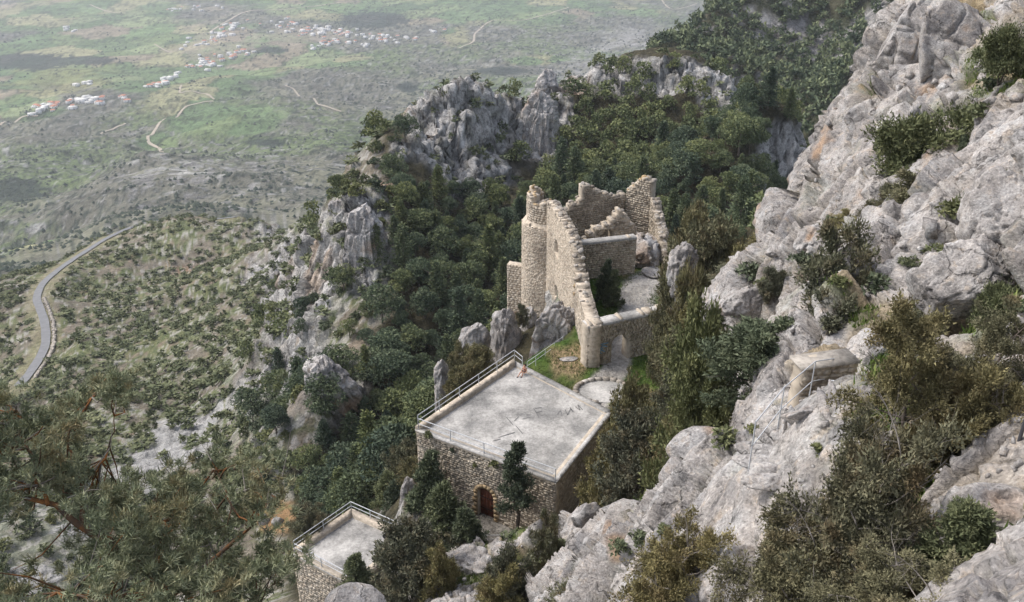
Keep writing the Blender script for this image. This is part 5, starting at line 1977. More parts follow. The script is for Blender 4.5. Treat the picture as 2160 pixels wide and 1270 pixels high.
# ------------------------------------------------------------ valley: scattered trees, villages
rs = np.random.RandomState(10)
M_vtree = mat_leaf('valley_tree_foliage', (.03, .042, .028), (.055, .068, .042), (.09, .10, .06))
x, y = scatter(rs, 80000, (-36, 26), (820, 4900), 2)
r = np.hypot(x, y)
z = z_plain(x, y)
u, v, _ = proj(np.stack([x, y, z], 1))
n3 = fbm(xy3(x, y) / 60, 3, 151)
n1 = fbm(xy3(x, y) / 260, 4, 152)
d = sstep(-.05, .5, n3 + .7 * n1) * .7 + .06
for cu, cv, a_, b_, s in [(300, 120, 420, 95, -.25), (480, 255, 150, 40, -.4), (650, 75, 190, 45, .35), (420, 110, 130, 70, .25), (1300, 70, 220, 60, .25), (1000, 160, 160, 40, .2), (790, 42, 90, 24, .9), (900, 210, 200, 40, .2)]:
    d = d + s * np.exp(-((u - cu) / a_) ** 2 - ((v - cv) / b_) ** 2)
ok = rs.rand(len(x)) < d * .55
VV, FF, TT, n = [], [], [], 0
octv = np.array([[1, 0, .35], [.3, .95, .4], [-.8, .6, .3], [-.8, -.6, .4], [.3, -.95, .3], [.1, 0, 1.0]])
octf = np.array([[k, (k + 1) % 5, 5] for k in range(5)])
for i in np.where(ok)[0]:
    w = rs.uniform(1.1, 3.1) * (1 + r[i] / 5000)
    q = (octv * rs.uniform(.7, 1.3, (6, 3))) * np.array([w, w, w * rs.uniform(1.0, 1.7)]) + np.array([x[i], y[i], z[i] - 1.0])
    VV.append(q), FF.append(octf + n), TT.append(np.full(6, rs.rand()))
    n += 6
print('valley trees', n // 6)
tag(link('valley_trees', mesh_np('valley_trees', np.concatenate(VV), np.concatenate(FF), [M_vtree], False, attr={'tint': np.concatenate(TT)})), kind='stuff')

M_white = mat_plain('whitewash', (.80, .78, .74), .9, .08, .2)
M_tile = mat_plain('red_roof_tiles', (.46, .20, .12), .9, .2, .15)
M_greyroof = mat_plain('grey_flat_roof', (.66, .64, .60), .9, .12, .2)


def house_meshes(w, d, h, flat):
    mb = MB()
    mb.box((0, 0, h / 2 - 1), (w, d, h + 2))
    wm = mb.mesh('house', [M_white])
    mb = MB()
    if flat:
        mb.box((0, 0, h + .2), (w + .4, d + .4, .4))
    else:
        x_, y_, k = w / 2 + .6, d / 2 + .6, h + d * .22
        v_ = [(-x_, -y_, h), (x_, -y_, h), (x_, y_, h), (-x_, y_, h), (-x_ + d * .35, 0, k), (x_ - d * .35, 0, k)]
        mb.add(v_, [[0, 1, 5, 4], [2, 3, 4, 5]])
        mb.add(v_, [[1, 2, 5], [3, 0, 4]])
        mb.add(v_, [[3, 2, 1, 0]])
    rm = mb.mesh('roof', [M_greyroof if flat else M_tile])
    mb = MB()
    for sx in (-.28, .28):
        for zz in ([h * .3] if h < 5 else [h * .25, h * .7]):
            for sy in (-1, 1):
                mb.box((w * sx, sy * (d / 2 + .02), zz), (w * .14, .06, 1.3))
    win = mb.mesh('windows', [M_black])
    return wm, rm, win


HM = [house_meshes(w, d, h, fl) for w, d, h, fl in [(13, 9, 6.2, 0), (11, 9, 3.6, 0), (16, 10, 6.4, 0), (12, 10, 6.0, 1), (15, 9, 3.6, 1), (10, 8, 3.4, 0), (18, 12, 6.6, 1)]]
VIL = [  # path in photo pixels, how many, spread, phrase, share with tiles
    ([(80, 233), (130, 222), (190, 213), (265, 208)], 46, 8, 'white house with its roof in the lower village at far left', 'houses of the lower village', .5),
    ([(312, 188), (340, 176), (360, 165)], 13, 6, 'white house in the small hamlet above the looping track', 'houses of the small hamlet', .4),
    ([(388, 148), (430, 138), (470, 125), (525, 108)], 42, 8, 'white house in the middle village along the slope', 'houses of the middle village', .35),
    ([(395, 102), (440, 84), (480, 65), (500, 52)], 38, 9, 'pale house along the road climbing to the upper villages', 'houses along the upper road', .4),
    ([(600, 68), (660, 66), (720, 70), (790, 82), (860, 84)], 74, 9, 'white house in the wide village at top centre', 'houses of the wide village', .3),
    ([(655, 100), (690, 92), (720, 88), (775, 97)], 24, 5, 'white house at the near edge of the wide village', 'houses at the near edge of the wide village', .4),
    ([(540, 55), (600, 48), (640, 58)], 12, 8, 'pale house among trees left of the wide village', 'houses left of the wide village', .4),
    ([(360, 25), (400, 14), (480, 16)], 14, 6, 'far pale building near the top edge at left', 'far buildings at the top left', .3),
    ([(895, 70), (945, 64)], 5, 3, 'white farm building right of the wide village', 'farm buildings right of the village', .4),
    ([(140, 60), (160, 66)], 4, 4, 'small far building beside fields at upper left', 'small far buildings at upper left', .4),
    ([(140, 182), (200, 175)], 4, 2, 'long low white shed in the green field', 'sheds in the green field', 0),
]
rs = np.random.RandomState(12)
nh = 0
for path, cnt, sp, lab, grp, share in VIL:
    for k in range(cnt):
        t = rs.uniform(0, len(path) - 1)
        i = min(int(t), len(path) - 2)
        uu = path[i][0] + (path[i + 1][0] - path[i][0]) * (t - i) + rs.normal() * sp * 1.5
        vv_ = path[i][1] + (path[i + 1][1] - path[i][1]) * (t - i) + rs.normal() * sp * .6
        p = look(uu, vv_, BV_PL)
        if p is None:
            continue
        tile = rs.rand() < share
        j = rs.choice([0, 1, 2, 5]) if tile else rs.choice([3, 4, 6])
        q = rs.uniform(.9, 1.45)
        l2 = lab.replace('its roof', 'red tiled roof' if tile else 'flat grey roof')
        o = tag(link('house', HM[j][0], None, (p.x, p.y, p.z), (0, 0, rs.uniform(-.5, .5) + (1.57 if rs.rand() < .4 else 0)), (q, q, q)), l2, 'house', grp + (' with tiled roofs' if tile else ' with flat roofs') if 'its roof' in lab else grp)
        link('roof', HM[j][1], o)
        link('windows', HM[j][2], o)['kind'] = 'stuff'
        nh += 1
print('houses', nh)

# ------------------------------------------------------------ near trees: trunk, limbs, sprays
def grow(seed, H, Wd, style='cone', limbs=26, subs=7, clump=26, leaf=.2, sprd=.16, bare=0, mat=M_jun, wood=None, trunk_r=None, low=.08, multi=1, clumps=4):
    rs = np.random.RandomState(seed)
    wood = wood or M_bark
    mb, tw = MB(), MB()
    cs, ds, ts = [], [], []
    tr = trunk_r or H * .022
    for m in range(multi):
        base = np.zeros(3)
        lean = rs.normal(size=2) * (.05 if multi == 1 else .32)
        Hm = H * (1 if m == 0 else rs.uniform(.6, .9))
        n = 9
        T = np.array([[lean[0] * Hm * (k / 8) + rs.normal() * .02 * H * (k > 0), lean[1] * Hm * (k / 8) + rs.normal() * .02 * H * (k > 0), -.5 * (k == 0) + Hm * k / 8] for k in range(n)])
        mb.tube(T, np.linspace(tr, tr * .12, n) * (1 if m == 0 else .7), 7)
        for i in range(int(limbs / multi)):
            t = low + (1 - low) * ((i + rs.rand()) / (limbs / multi)) * .97
            if style == 'cone':
                prof = (1 - t) ** .75 * (.8 + .2 * rs.rand()) + .05
                up = .12 + .5 * t
            elif style == 'round':
                prof = math.sqrt(max(.05, 1 - (1.7 * (t - .45)) ** 2)) * (.65 + .35 * rs.rand())
                up = .1 + .55 * t
            else:
                prof = (.45 + .55 * rs.rand()) * math.sqrt(max(.08, 1 - t * .8))
                up = rs.uniform(-.05, .5)
            ln = Wd / 2 * prof
            an = i * 2.39996 + rs.normal() * .3
            p0 = np.array([np.interp(t * 8, np.arange(n), T[:, q]) for q in range(3)])
            dr = np.array([math.cos(an), math.sin(an), up])
            L = [p0]
            for k in range(4):
                dr = dr + rs.normal(size=3) * .16 + np.array([0, 0, .05])
                L.append(L[-1] + dr / np.linalg.norm(dr) * ln / 4)
            L = np.array(L)
            r0 = max(.012, tr * .38 * (1 - t * .6))
            mb.tube(L, np.linspace(r0, r0 * .25, 5), 5, cap=False)
            isbare = rs.rand() < bare
            for s in range(subs):
                q = .25 + .75 * (s + rs.rand()) / subs
                b0 = np.array([np.interp(q * 4, np.arange(5), L[:, c]) for c in range(3)])
                dd = dr / np.linalg.norm(dr) * .8 + rs.normal(size=3) * .6 + np.array([0, 0, .2])
                dd /= np.linalg.norm(dd)
                sl = ln * rs.uniform(.18, .42) + .1
                e = b0 + dd * sl
                (tw if isbare else mb).tube(np.array([b0, (b0 + e) / 2 + rs.normal(size=3) * .04 * sl, e]), [r0 * .32, r0 * .2, r0 * .08], 3, cap=False)
                if isbare:
                    for _ in range(2):
                        e2 = e + (dd + rs.normal(size=3) * .6) * sl * .5
                        tw.tube(np.array([b0 * .4 + e * .6, e2]), [r0 * .18, r0 * .06], 3, cap=False)
                    continue
                tone = rs.uniform(.25, .75)
                for c in range(clumps):
                    f = .3 + .7 * (c + rs.rand()) / clumps
                    cc = b0 + (e - b0) * f
                    g = rs.normal(size=(clump, 3)) * sprd * Wd * .32
                    cs.append(cc + g)
                    o = g / (np.linalg.norm(g, axis=1)[:, None] + 1e-6) * .7 + dd * .5 + np.array([0, 0, .25]) + rs.normal(size=g.shape) * .5
                    ds.append(o / np.linalg.norm(o, axis=1)[:, None])
                    ts.append(np.clip(tone + rs.normal(size=clump) * .17, 0, 1))
    cs, ds, ts = np.concatenate(cs), np.concatenate(ds), np.concatenate(ts)
    _, b = rand_basis(rs, len(cs))
    b -= (ds * b).sum(1)[:, None] * ds
    b /= np.linalg.norm(b, axis=1)[:, None] + 1e-9
    L = leaf * rs.uniform(.6, 1.4, len(cs))
    out = {'trunk': mb.mesh('trunk', [wood], True), 'crown': leaf_mesh('crown', cs, ds, b, L, L * .5, ts, mat)}
    if tw.n:
        out['bare_twigs'] = tw.mesh('bare_twigs', [M_twig], True)
    return out, H, Wd


TT_ = {
    'cypress': grow(501, 8, 4.2, 'cone', 46, 6, 22, .20, .085, mat=M_dark, low=.2),
    'cypress2': grow(502, 7, 4.4, 'cone', 44, 6, 24, .20, .095, mat=M_dark),
    'thin': grow(503, 8, 3.6, 'cone', 36, 5, 13, .20, .09, mat=M_dark, low=.25),
    'bush': grow(504, 6, 6, 'round', 44, 7, 28, .19, .085, mat=M_jun),
    'bush2': grow(505, 6, 6.5, 'irregular', 46, 7, 28, .19, .08, mat=M_jun, bare=.06),
    'green': grow(506, 6, 7, 'irregular', 48, 7, 28, .19, .075, mat=M_dark, bare=.03),
    'spread': grow(507, 4.5, 6.5, 'irregular', 44, 7, 24, .20, .10, mat=M_dark, multi=3, low=.2),
    'jun': grow(508, 5, 5, 'irregular', 44, 8, 24, .15, .085, mat=M_jun, bare=.12, multi=2),
    'sparse': grow(509, 5, 5, 'irregular', 34, 7, 13, .15, .075, mat=M_jun, bare=.3, multi=2),
    'near': grow(510, 4.6, 4.2, 'irregular', 74, 9, 40, .075, .058, mat=M_jnear, bare=.3, multi=2, clumps=4),
    'near2': grow(511, 4, 4.6, 'irregular', 54, 9, 30, .075, .05, mat=M_jnear, bare=.222, multi=3, wood=M_twig, clumps=5),
    'young': grow(512, 2.2, 1.8, 'cone', 34, 6, 18, .08, .10, mat=M_dark),
    'pale': grow(513, 5, 4.6, 'irregular', 40, 8, 18, .17, .09, mat=M_jun, bare=.1, multi=2),
}
rsT = np.random.RandomState(21)


def plant(kind, name, label, u, vt, r, wpx, cat='tree', group=None, vb=None, minH=None, aspect=1.0):
    """top of the tree seen at (u, vt), range r; stands on the ground below"""
    T_, H0, W0 = TT_[kind]
    top = PR(u, vt, r)
    m = np.linalg.norm(top) / FPX
    if vb is not None:
        base = PR(u, vb, r)
        gz = base[2]
    else:
        gz = drop(top[0], top[1], BV_MID, BV_NEAR)
        if gz is None or top[2] - gz < .6:
            gz = top[2] - wpx * m
    H = top[2] - gz
    sx = wpx * m / W0
    o = empty(name, (top[0], top[1], gz - .05), label, cat, group, (0, 0, rsT.uniform(0, 6.3)), (sx, sx * aspect, H / H0))
    for k, me in T_.items():
        q = link(k, me, o)
        if k == 'bare_twigs':
            q['kind'] = 'stuff'
    return o


# around the houses and the ruin
plant('thin', 'cypress_tree', 'slender conifer with a bare lower trunk standing before the arched door', 1088, 932, 52.2, 105, vb=1132)
plant('cypress', 'cypress_tree', 'tall dark cypress against the left corner of the larger house', 893, 962, 57.0, 120, vb=1150)
plant('cypress2', 'cypress_tree', 'dark cypress leaning over the terrace left of the arched door', 940, 1030, 53.6, 135, vb=1180)
plant('cypress2', 'cypress_tree', 'low dark conifer between the cypresses and the terrace', 980, 1075, 51.6, 95, vb=1170)
plant('cypress2', 'cypress_tree', 'dark conifer right beside the smaller flat roof', 870, 1040, 60, 90, vb=1180)
plant('bush', 'juniper_tree', 'broad olive green juniper at the bottom edge right of the smaller roof', 868, 1140, 46, 190, vb=1300)
plant('bush2', 'juniper_tree', 'brownish juniper at the bottom below the terrace rocks', 925, 1165, 44, 120, vb=1300)
plant('cypress2', 'conifer', 'small spiky conifer in front of the smaller roof railing', 752, 1176, 47, 85, vb=1262)
plant('jun', 'juniper_tree', 'narrow brown green juniper on the rocks right of the terrace', 1152, 1105, 43, 85, vb=1270)
plant('jun', 'juniper_tree', 'brown green juniper on the rocks beside the angular block', 1105, 1175, 41, 150, vb=1320)
plant('jun', 'juniper_tree', 'ragged juniper at the bottom edge under the terrace railing', 1035, 1205, 40, 130, vb=1330)
plant('jun', 'juniper_tree', 'low juniper at the bottom edge below the angular block', 1210, 1225, 33, 170, vb=1340)
plant('pale', 'juniper_tree', 'olive bush at the bottom edge between block and orange branched pine', 1330, 1190, 24, 210, vb=1350)
plant('cypress', 'cypress_tree', 'taller of the two young conifers in the castle courtyard', 1277, 548, 82.5, 50, vb=652)
plant('cypress2', 'cypress_tree', 'lower of the two young conifers in the castle courtyard', 1296, 572, 82, 52, vb=656)
plant('bush', 'cedar_tree', 'dense olive tree against the right wall of the larger house', 1335, 845, 54, 120)
plant('bush2', 'cedar_tree', 'olive tree on the rocks right of the larger house', 1290, 930, 49, 150)
plant('bush', 'cedar_tree', 'dense olive tree lowest beside the right wall of the larger house', 1350, 920, 44, 190)
plant('bush2', 'cedar_tree', 'rounded olive tree above the pale rock edge', 1430, 900, 42, 160)
plant('bush2', 'juniper_tree', 'brownish tree growing in front of the right end of the gate wall', 1455, 588, 59.5, 130)
plant('bush', 'juniper_tree', 'brown green tree behind the white rock right of the ruin', 1500, 500, 74, 170)
plant('bush2', 'juniper_tree', 'tall brownish tree crowning the slope right of the ruin', 1465, 455, 80, 150)
plant('bush', 'juniper_tree', 'dark brown green tree left of the white rock outcrop', 1420, 610, 66, 90)
plant('bush2', 'juniper_tree', 'brown green tree below the white rock outcrop', 1475, 660, 56, 140)
plant('bush', 'juniper_tree', 'olive tree half hidden beneath the brown ones right of the gate', 1440, 720, 55, 110)
plant('bush2', 'juniper_tree', 'brown green tree at the right rim of the castle spur', 1550, 545, 72, 130)
plant('green', 'cedar_tree', 'wide dark green cedar behind the stair railing', 1610, 690, 27, 300)
plant('green', 'cedar_tree', 'dark spreading cedar left of the wide one behind the stair railing', 1505, 715, 32, 240)
plant('green', 'cedar_tree', 'low dark cedar spilling over below the stair railing', 1500, 800, 28, 200)
plant('bush', 'cedar_tree', 'olive cedar at the lower left of the dark cedar group', 1440, 800, 46, 130)
plant('bush2', 'juniper_tree', 'olive brown tree against the left rim of the right cliff', 1565, 560, 60, 150)
plant('bush', 'juniper_tree', 'olive tree high on the left rim of the right cliff', 1625, 505, 64, 130)
plant('bush2', 'juniper_tree', 'brownish tree at the foot of the left rim of the right cliff', 1530, 620, 54, 120)
plant('green', 'juniper_tree', 'dark tree on the rim between the right cliff and the wooded slope', 1668, 455, 66, 120)
plant('thin', 'conifer', 'slim young conifer against the pale cliff face', 1520, 640, 44, 55, vb=730)
plant('pale', 'juniper_tree', 'brown juniper sticking up at the left rim of the right cliff', 1752, 335, 60, 80, vb=430)
plant('pale', 'juniper_tree', 'dull green juniper below the rim of the right cliff', 1700, 410, 56, 100, vb=480)
plant('jun', 'juniper_tree', 'small shrubby juniper on the grey skyline rock', 1690, 500, 48, 70, vb=560)
plant('spread', 'juniper_tree', 'wide dark spreading juniper growing on the cliff under the bluffs', 1965, 225, 43, 215, vb=395)
plant('spread', 'juniper_tree', 'dark juniper on the cliff at the upper right edge', 2140, 40, 46, 120, vb=175)
plant('jun', 'juniper_tree', 'sparse juniper below the wide spreading one', 1975, 385, 38, 190, vb=520)
plant('jun', 'juniper_tree', 'sparse open juniper in the middle of the right cliff', 1815, 505, 29, 200, vb=790)
plant('pale', 'juniper_tree', 'brown green juniper leaning out over the stair head', 1775, 570, 28, 190, vb=770)
plant('sparse', 'juniper_tree', 'thin juniper left of the open one on the right cliff', 1700, 590, 33, 130, vb=770)
plant('near', 'juniper_tree', 'big brown green juniper in the right foreground with grey twigs', 2010, 690, 13.5, 330, vb=1120)
plant('near', 'juniper_tree', 'bushy brown juniper above the big foreground one', 2070, 675, 15, 240, vb=960)
plant('near2', 'juniper_tree', 'large ragged foreground juniper with bare forked branches', 1880, 850, 11.5, 430, vb=1310)
plant('near2', 'juniper_tree', 'low foreground juniper along the bottom edge right of centre', 1690, 1060, 11, 360, vb=1340)
plant('near2', 'pine_tree', 'yellow green foreground bush with orange brown branches bottom right of centre', 1470, 1080, 14, 300, vb=1340)
plant('near2', 'juniper_tree', 'low thorny bush at the bottom edge under the large ragged juniper', 1900, 1150, 9.5, 380, vb=1350)
plant('young', 'conifer', 'dark young conifer before the pale boulder at right', 2055, 1070, 10.5, 190, vb=1250)
plant('jun', 'shrub', 'brown bush half way up the cliff left of the wide spreading juniper', 1850, 330, 50, 80, 'shrub')
plant('jun', 'shrub', 'brownish bush on the cliff between rim junipers and cracked block', 1800, 455, 42, 100, 'shrub')
plant('spread', 'shrub', 'low green bush on the ledge above the stair wall', 1880, 700, 24, 120, 'shrub')
plant('jun', 'shrub', 'olive bush right of the long diagonal slab', 2110, 690, 20, 130, 'shrub')
plant('spread', 'shrub', 'wide low bush in the grassy gully at the right edge', 2110, 420, 32, 130, 'shrub')
plant('spread', 'shrub', 'dark bush beside the pale knobbly boulder', 2085, 300, 41, 90, 'shrub')
plant('jun', 'shrub', 'brown green bush in the cliff above the cracked block', 1905, 400, 40, 110, 'shrub')
plant('jun', 'shrub', 'bush in the crack under the long diagonal slab', 1930, 640, 25, 150, 'shrub')
plant('spread', 'shrub', 'green bush at the right edge under the large pale boulder', 2145, 600, 24, 120, 'shrub')
plant('jun', 'shrub', 'grey green bush on the grey blocky skyline rocks', 1640, 560, 45, 90, 'shrub')
plant('jun', 'shrub', 'grey green bush on the rock below the round tower', 1104, 640, 82, 36, 'shrub', vb=690)
plant('jun', 'shrub', 'bush beside the twin headed pinnacle', 985, 725, 76, 70, 'shrub', vb=800)
plant('bush', 'shrub', 'bush growing between pinnacles and roof railing', 1010, 740, 73, 80, 'shrub', vb=820)
plant('bush2', 'shrub', 'olive bush under the narrow grey pinnacle', 965, 790, 72, 90, 'shrub', vb=880)
plant('jun', 'shrub', 'small grey green bush in the grass behind the roof kerb', 1196, 782, 71, 46, 'shrub', vb=805)
plant('cypress2', 'cypress_tree', 'dark conifer in the gap between the two flat roofed houses', 838, 1020, 66, 90, vb=1140)
plant('bush', 'shrub', 'dark bush on the slope below the left corner of the larger roof', 852, 950, 72, 100, 'shrub', vb=1060)
plant('cypress2', 'shrub', 'dark bush half way down between the two flat roofs', 822, 1000, 70, 90, 'shrub', vb=1090)
plant('bush', 'shrub', 'dark bush beneath the left wall of the larger house', 872, 985, 66, 90, 'shrub', vb=1080)
plant('bush', 'shrub', 'round dark bush under the smaller roof at its left', 648, 1080, 62, 90, 'shrub', vb=1150)

# ------------------------------------------------------------ foreground pine at the lower left
def fore_pine():
    rs = np.random.RandomState(33)
    limbs = [
        [(395, 1420, 17, .17), (345, 1265, 17.5, .14), (330, 1215, 18, .12), (255, 1160, 18.5, .10), (180, 1110, 19, .085), (110, 1062, 19.5, .065), (50, 1050, 20, .04)],
        [(330, 1215, 18, .09), (345, 1150, 18.6, .06), (365, 1075, 19.5, .03)],
        [(255, 1160, 18.5, .07), (300, 1112, 19, .05), (345, 1085, 19.6, .035), (405, 1045, 20, .02)],
        [(180, 1110, 19, .06), (165, 1020, 20, .045), (140, 930, 21, .03), (200, 830, 22, .018)],
        [(110, 1062, 19.5, .05), (60, 960, 20.5, .04), (30, 870, 21.5, .02)],
        [(345, 1265, 17.5, .09), (430, 1200, 18, .06), (520, 1120, 19, .04), (580, 1050, 20, .02)],
        [(430, 1200, 18, .05), (540, 1190, 18.4, .035), (620, 1150, 19, .015)],
        [(165, 1020, 20, .035), (230, 960, 21, .025), (240, 880, 21.5, .012)],
        [(345, 1265, 17.5, .08), (240, 1265, 17, .05), (120, 1250, 16.8, .03)],
        [(520, 1120, 19, .03), (470, 1030, 20, .022), (450, 985, 20.6, .012)],
        [(430, 1200, 18, .05), (470, 1260, 17.5, .04), (540, 1290, 17, .02)],
    ]
    ro = PR(395, 1420, 17)
    root = empty('pine_tree', tuple(ro), 'large foreground pine with orange bark limbs filling the lower left corner', 'tree')
    mb = MB()
    nodes = []
    for l in limbs:
        P = np.array([PR(u, v, r) for u, v, r, _ in l])
        n = 12
        t = np.linspace(0, len(P) - 1, n)
        Q = np.stack([np.interp(t, np.arange(len(P)), P[:, c]) for c in range(3)], 1) + rs.normal(size=(n, 3)) * .05
        rad = np.interp(t, np.arange(len(P)), [q[3] for q in l])
        mb.tube(Q, rad, 8)
        nodes += [Q[k] for k in range(2, n)]
    nodes = np.array(nodes)
    polys = [[(-80, 815), (60, 800), (120, 845), (160, 850), (200, 785), (268, 800), (255, 855), (190, 890), (150, 940), (165, 990), (120, 1080), (40, 1085), (-80, 1090)],
             [(40, 1060), (150, 985), (240, 1015), (380, 985), (460, 950), (600, 985), (590, 1050), (540, 1085), (560, 1140), (655, 1095), (640, 1150), (605, 1170), (625, 1320), (160, 1320), (150, 1190), (100, 1120)],
             [(-80, 1190), (60, 1200), (160, 1240), (160, 1330), (-80, 1330)]]
    cs, ds, ts = [], [], []
    cnt = 0
    tw = MB()
    while cnt < 235:
        u, v = rs.uniform(-80, 660), rs.uniform(780, 1330)
        w = [inside(np.array([u]), np.array([v]), p)[0] for p in polys]
        if not any(w) or (w[2] and rs.rand() < .55):
            continue
        if perlin(np.array([[u / 62., v / 48., 0.3]]))[0] < .02:
            continue
        r = 19.5 + (1000 - v) / 75 + rs.uniform(-1.0, 2.6)
        c = PR(u, v, r)
        k = np.argsort(np.linalg.norm(nodes - c, axis=1))[rs.randint(0, 3)]
        b0 = nodes[k]
        midp = (b0 + c) / 2 + rs.normal(size=3) * .12 - [0, 0, .1]
        (tw if rs.rand() < .25 else mb).tube(np.array([b0, midp, c]), [.028, .018, .007], 4, cap=False)
        dd = (c - b0)
        dd /= np.linalg.norm(dd) + 1e-6
        tone = rs.uniform(.2, .8)
        for j in range(rs.randint(5, 9)):                # tufts
            tc_ = c + rs.normal(size=3) * np.array([.30, .30, .16])
            m = 64
            o = rs.normal(size=(m, 3)) * .75 + dd * .4 + np.array([0, 0, .55])
            o /= np.linalg.norm(o, axis=1)[:, None]
            cs.append(tc_ + o * .03 + rs.normal(size=(m, 3)) * .05)
            ds.append(o)
            ts.append(np.clip(tone + rs.normal(size=m) * .16, 0, 1))
        cnt += 1
    for k in range(46):                                 # dead grey shoots poking out
        p = nodes[rs.randint(len(nodes))] + rs.normal(size=3) * .5
        d = rs.normal(size=3) + np.array([0, 0, .9])
        d /= np.linalg.norm(d)
        L = rs.uniform(.5, 1.4)
        tw.tube(np.array([p, p + d * L * .5 + rs.normal(size=3) * .07, p + d * L]), [.016, .011, .004], 4, cap=False)
    cs, ds, ts = np.concatenate(cs), np.concatenate(ds), np.concatenate(ts)
    _, b = rand_basis(rs, len(cs))
    b -= (ds * b).sum(1)[:, None] * ds
    b /= np.linalg.norm(b, axis=1)[:, None] + 1e-9
    L = rs.uniform(.12, .24, len(cs))
    mb.build('limbs', [M_orange], root, True)
    tag(tw.build('bare_twigs', [M_twig], root, True), kind='stuff')
    link('crown', leaf_mesh('crown', cs, ds, b, L, .03, ts, M_fore), root)
    finish(root)


fore_pine()

# ------------------------------------------------------------ scrub on the crags, grass, loose stones
rs = np.random.RandomState(44)
x, y = scatter(rs, 9000, (-20, 31), (95, 330), 2)
zb = z_mid(x, y, False)
rk, scree, pu, pv, pf, pk = rockness_mid(x, y, zb)
ok = (rk > .3) & (fbm(xy3(x, y) / 9, 3, 171) > -.05) & (rs.rand(len(x)) < .55)
P = np.stack([x, y, zb], 1)[ok]
P = P[thin(P, rs.uniform(1.5, 3.2, len(P)))]
P = [(p[0], p[1], drop(p[0], p[1], BV_MID)) for p in P]
far_set('crag_scrub', 480, [p for p in P if p[2] is not None], 9, 6, .34, M_shrub, (1.2, 3.6), (.9, 2.6), z0=.05)


def grass_stuff(name, P, h, mat, seed, blades=5, spread=.12):
    r = np.random.RandomState(seed)
    P = np.repeat(np.asarray(P), blades, 0)
    n = len(P)
    P = P + np.concatenate([r.normal(size=(n, 2)) * spread, np.zeros((n, 1))], 1)
    up = r.normal(size=(n, 3)) * .4 + np.array([0, 0, 1])
    up /= np.linalg.norm(up, axis=1)[:, None]
    _, b = rand_basis(r, n)
    L = h * r.uniform(.5, 1.3, n)
    return tag(link(name, leaf_mesh(name, P, up, b, L, L * .3, r.rand(n), mat)), kind='stuff')


w = np.where((NEAR_SOIL > .45) & (NEAR_GR > .35) & (NEAR_V[:, 1] > 6))[0]
pu, pv, _ = proj(NEAR_V[w])
w = w[(pu > 900) & (pu < 2200) & (pv > 0) & (pv < 1300)]
w = rs.choice(w, min(len(w), 7000), False)
grass_stuff('grass', NEAR_V[w], .22, M_grass, 45)
cx_, cy_ = rs.uniform(2, 19, 9000), rs.uniform(58, 92, 9000)
pd, _ = seg_dist(cx_, cy_, [tuple(PZ(u, v, Z_COURT)[:2]) for u, v in [(1255, 850), (1275, 805), (1300, 775), (1310, 720), (1340, 655), (1335, 620), (1370, 590)]])
hp = [tuple(q[:2]) for q in HOUSE]
ok = (poly_dist(cx_, cy_, COURT_POLY) < -.2) & (pd > 1.4) & (poly_dist(cx_, cy_, hp) > .3) & (np.hypot(cx_ - cp[0], cy_ - cp[1]) > 2.9)
gp = [(a, b, drop(a, b, BV_MID)) for a, b in zip(cx_[ok], cy_[ok])]
grass_stuff('grass', [p for p in gp if p[2] is not None], .2, M_grass, 46)

w = np.where((NEAR_N[:, 2] > .55) & (NEAR_V[:, 1] > 8))[0]
pu, pv, _ = proj(NEAR_V[w])
w = w[(pu > 900) & (pu < 2200) & (pv > -20) & (pv < 1300)]
w = rs.choice(w, 700, False)
mb = MB()
for i in w:
    s = rs.uniform(.03, .12) * (1 + 2.2 * (np.linalg.norm(NEAR_V[i]) > 30))
    a_, b_ = rand_basis(rs, 1)
    a_, b_ = a_[0], b_[0]
    mb.box(NEAR_V[i], s * rs.uniform(.7, 1.6, 3), np.stack([a_, b_, np.cross(a_, b_)], 1), s * .22, rs, rs.uniform(.3, 1))
tag(mb.build('loose_stones', [M_boulder]), kind='stuff')
for k, (u, v) in enumerate([(2065, 250), (2085, 190), (1925, 330), (1690, 555), (1610, 600), (1585, 585), (1850, 610), (1920, 560), (1980, 545), (2075, 640), (2140, 620), (2150, 660), (1945, 655), (1770, 600), (1560, 660), (1590, 910), (1725, 950), (1530, 930), (1400, 1120), (1310, 1160),
                            (2010, 455), (1880, 440), (1760, 470), (2110, 390), (1350, 1140), (1180, 1160), (1000, 1180), (1080, 1140), (1660, 690), (2020, 300)]):
    p = look(u, v, BV_NEAR)
    if p is None:
        continue
    m = p.length / FPX
    q = rs.uniform(30, 58) * m / 2.6
    yy = v < 420
    tag(link('shrub', SHRUBS[k % 5], None, (p.x, p.y, p.z - .05), (0, 0, rs.uniform(0, 6)), (q, q, q * .8)), 'small green shrub in a crevice of the upper cliff' if yy else ('small green shrub in a crevice of the middle cliff' if v < 700 else 'small green shrub among the pale rocks near the bottom'), 'shrub', 'shrubs in the upper cliff' if yy else ('shrubs in the middle cliff' if v < 700 else 'shrubs among the lower rocks'))
for k, (u, v, s, lab) in enumerate([(905, 925, .9, 'dark tuft hanging from the top of the house wall near its left corner'), (955, 955, .6, 'small tuft growing from the house wall under the front kerb'), (1003, 985, .5, 'tiny tuft on the house wall above the arched door'), (1045, 985, .9, 'ivy like tuft on the house wall right of the door arch')]):
    s_, z_ = fw.sz(u, v)
    p = fw.pos(s_, -.1, z_)
    tag(link('wall_plant', SHRUBS[k], None, tuple(p), (0, 0, k), (.32 * s, .32 * s, .5 * s)), lab, 'plant')

# ------------------------------------------------------------ the seated visitor and the things left on the roof
M_skin = mat_plain('skin', (.46, .26, .18), .6, .08, 5)
M_hair = mat_plain('dark_hair', (.03, .022, .018), .6, .2, 20)
M_cloth = mat_plain('black_cloth', (.018, .018, .02), .9, .2, 10)
M_pink = mat_plain('red_pink_strap_top', (.30, .05, .05), .9, .2, 10)


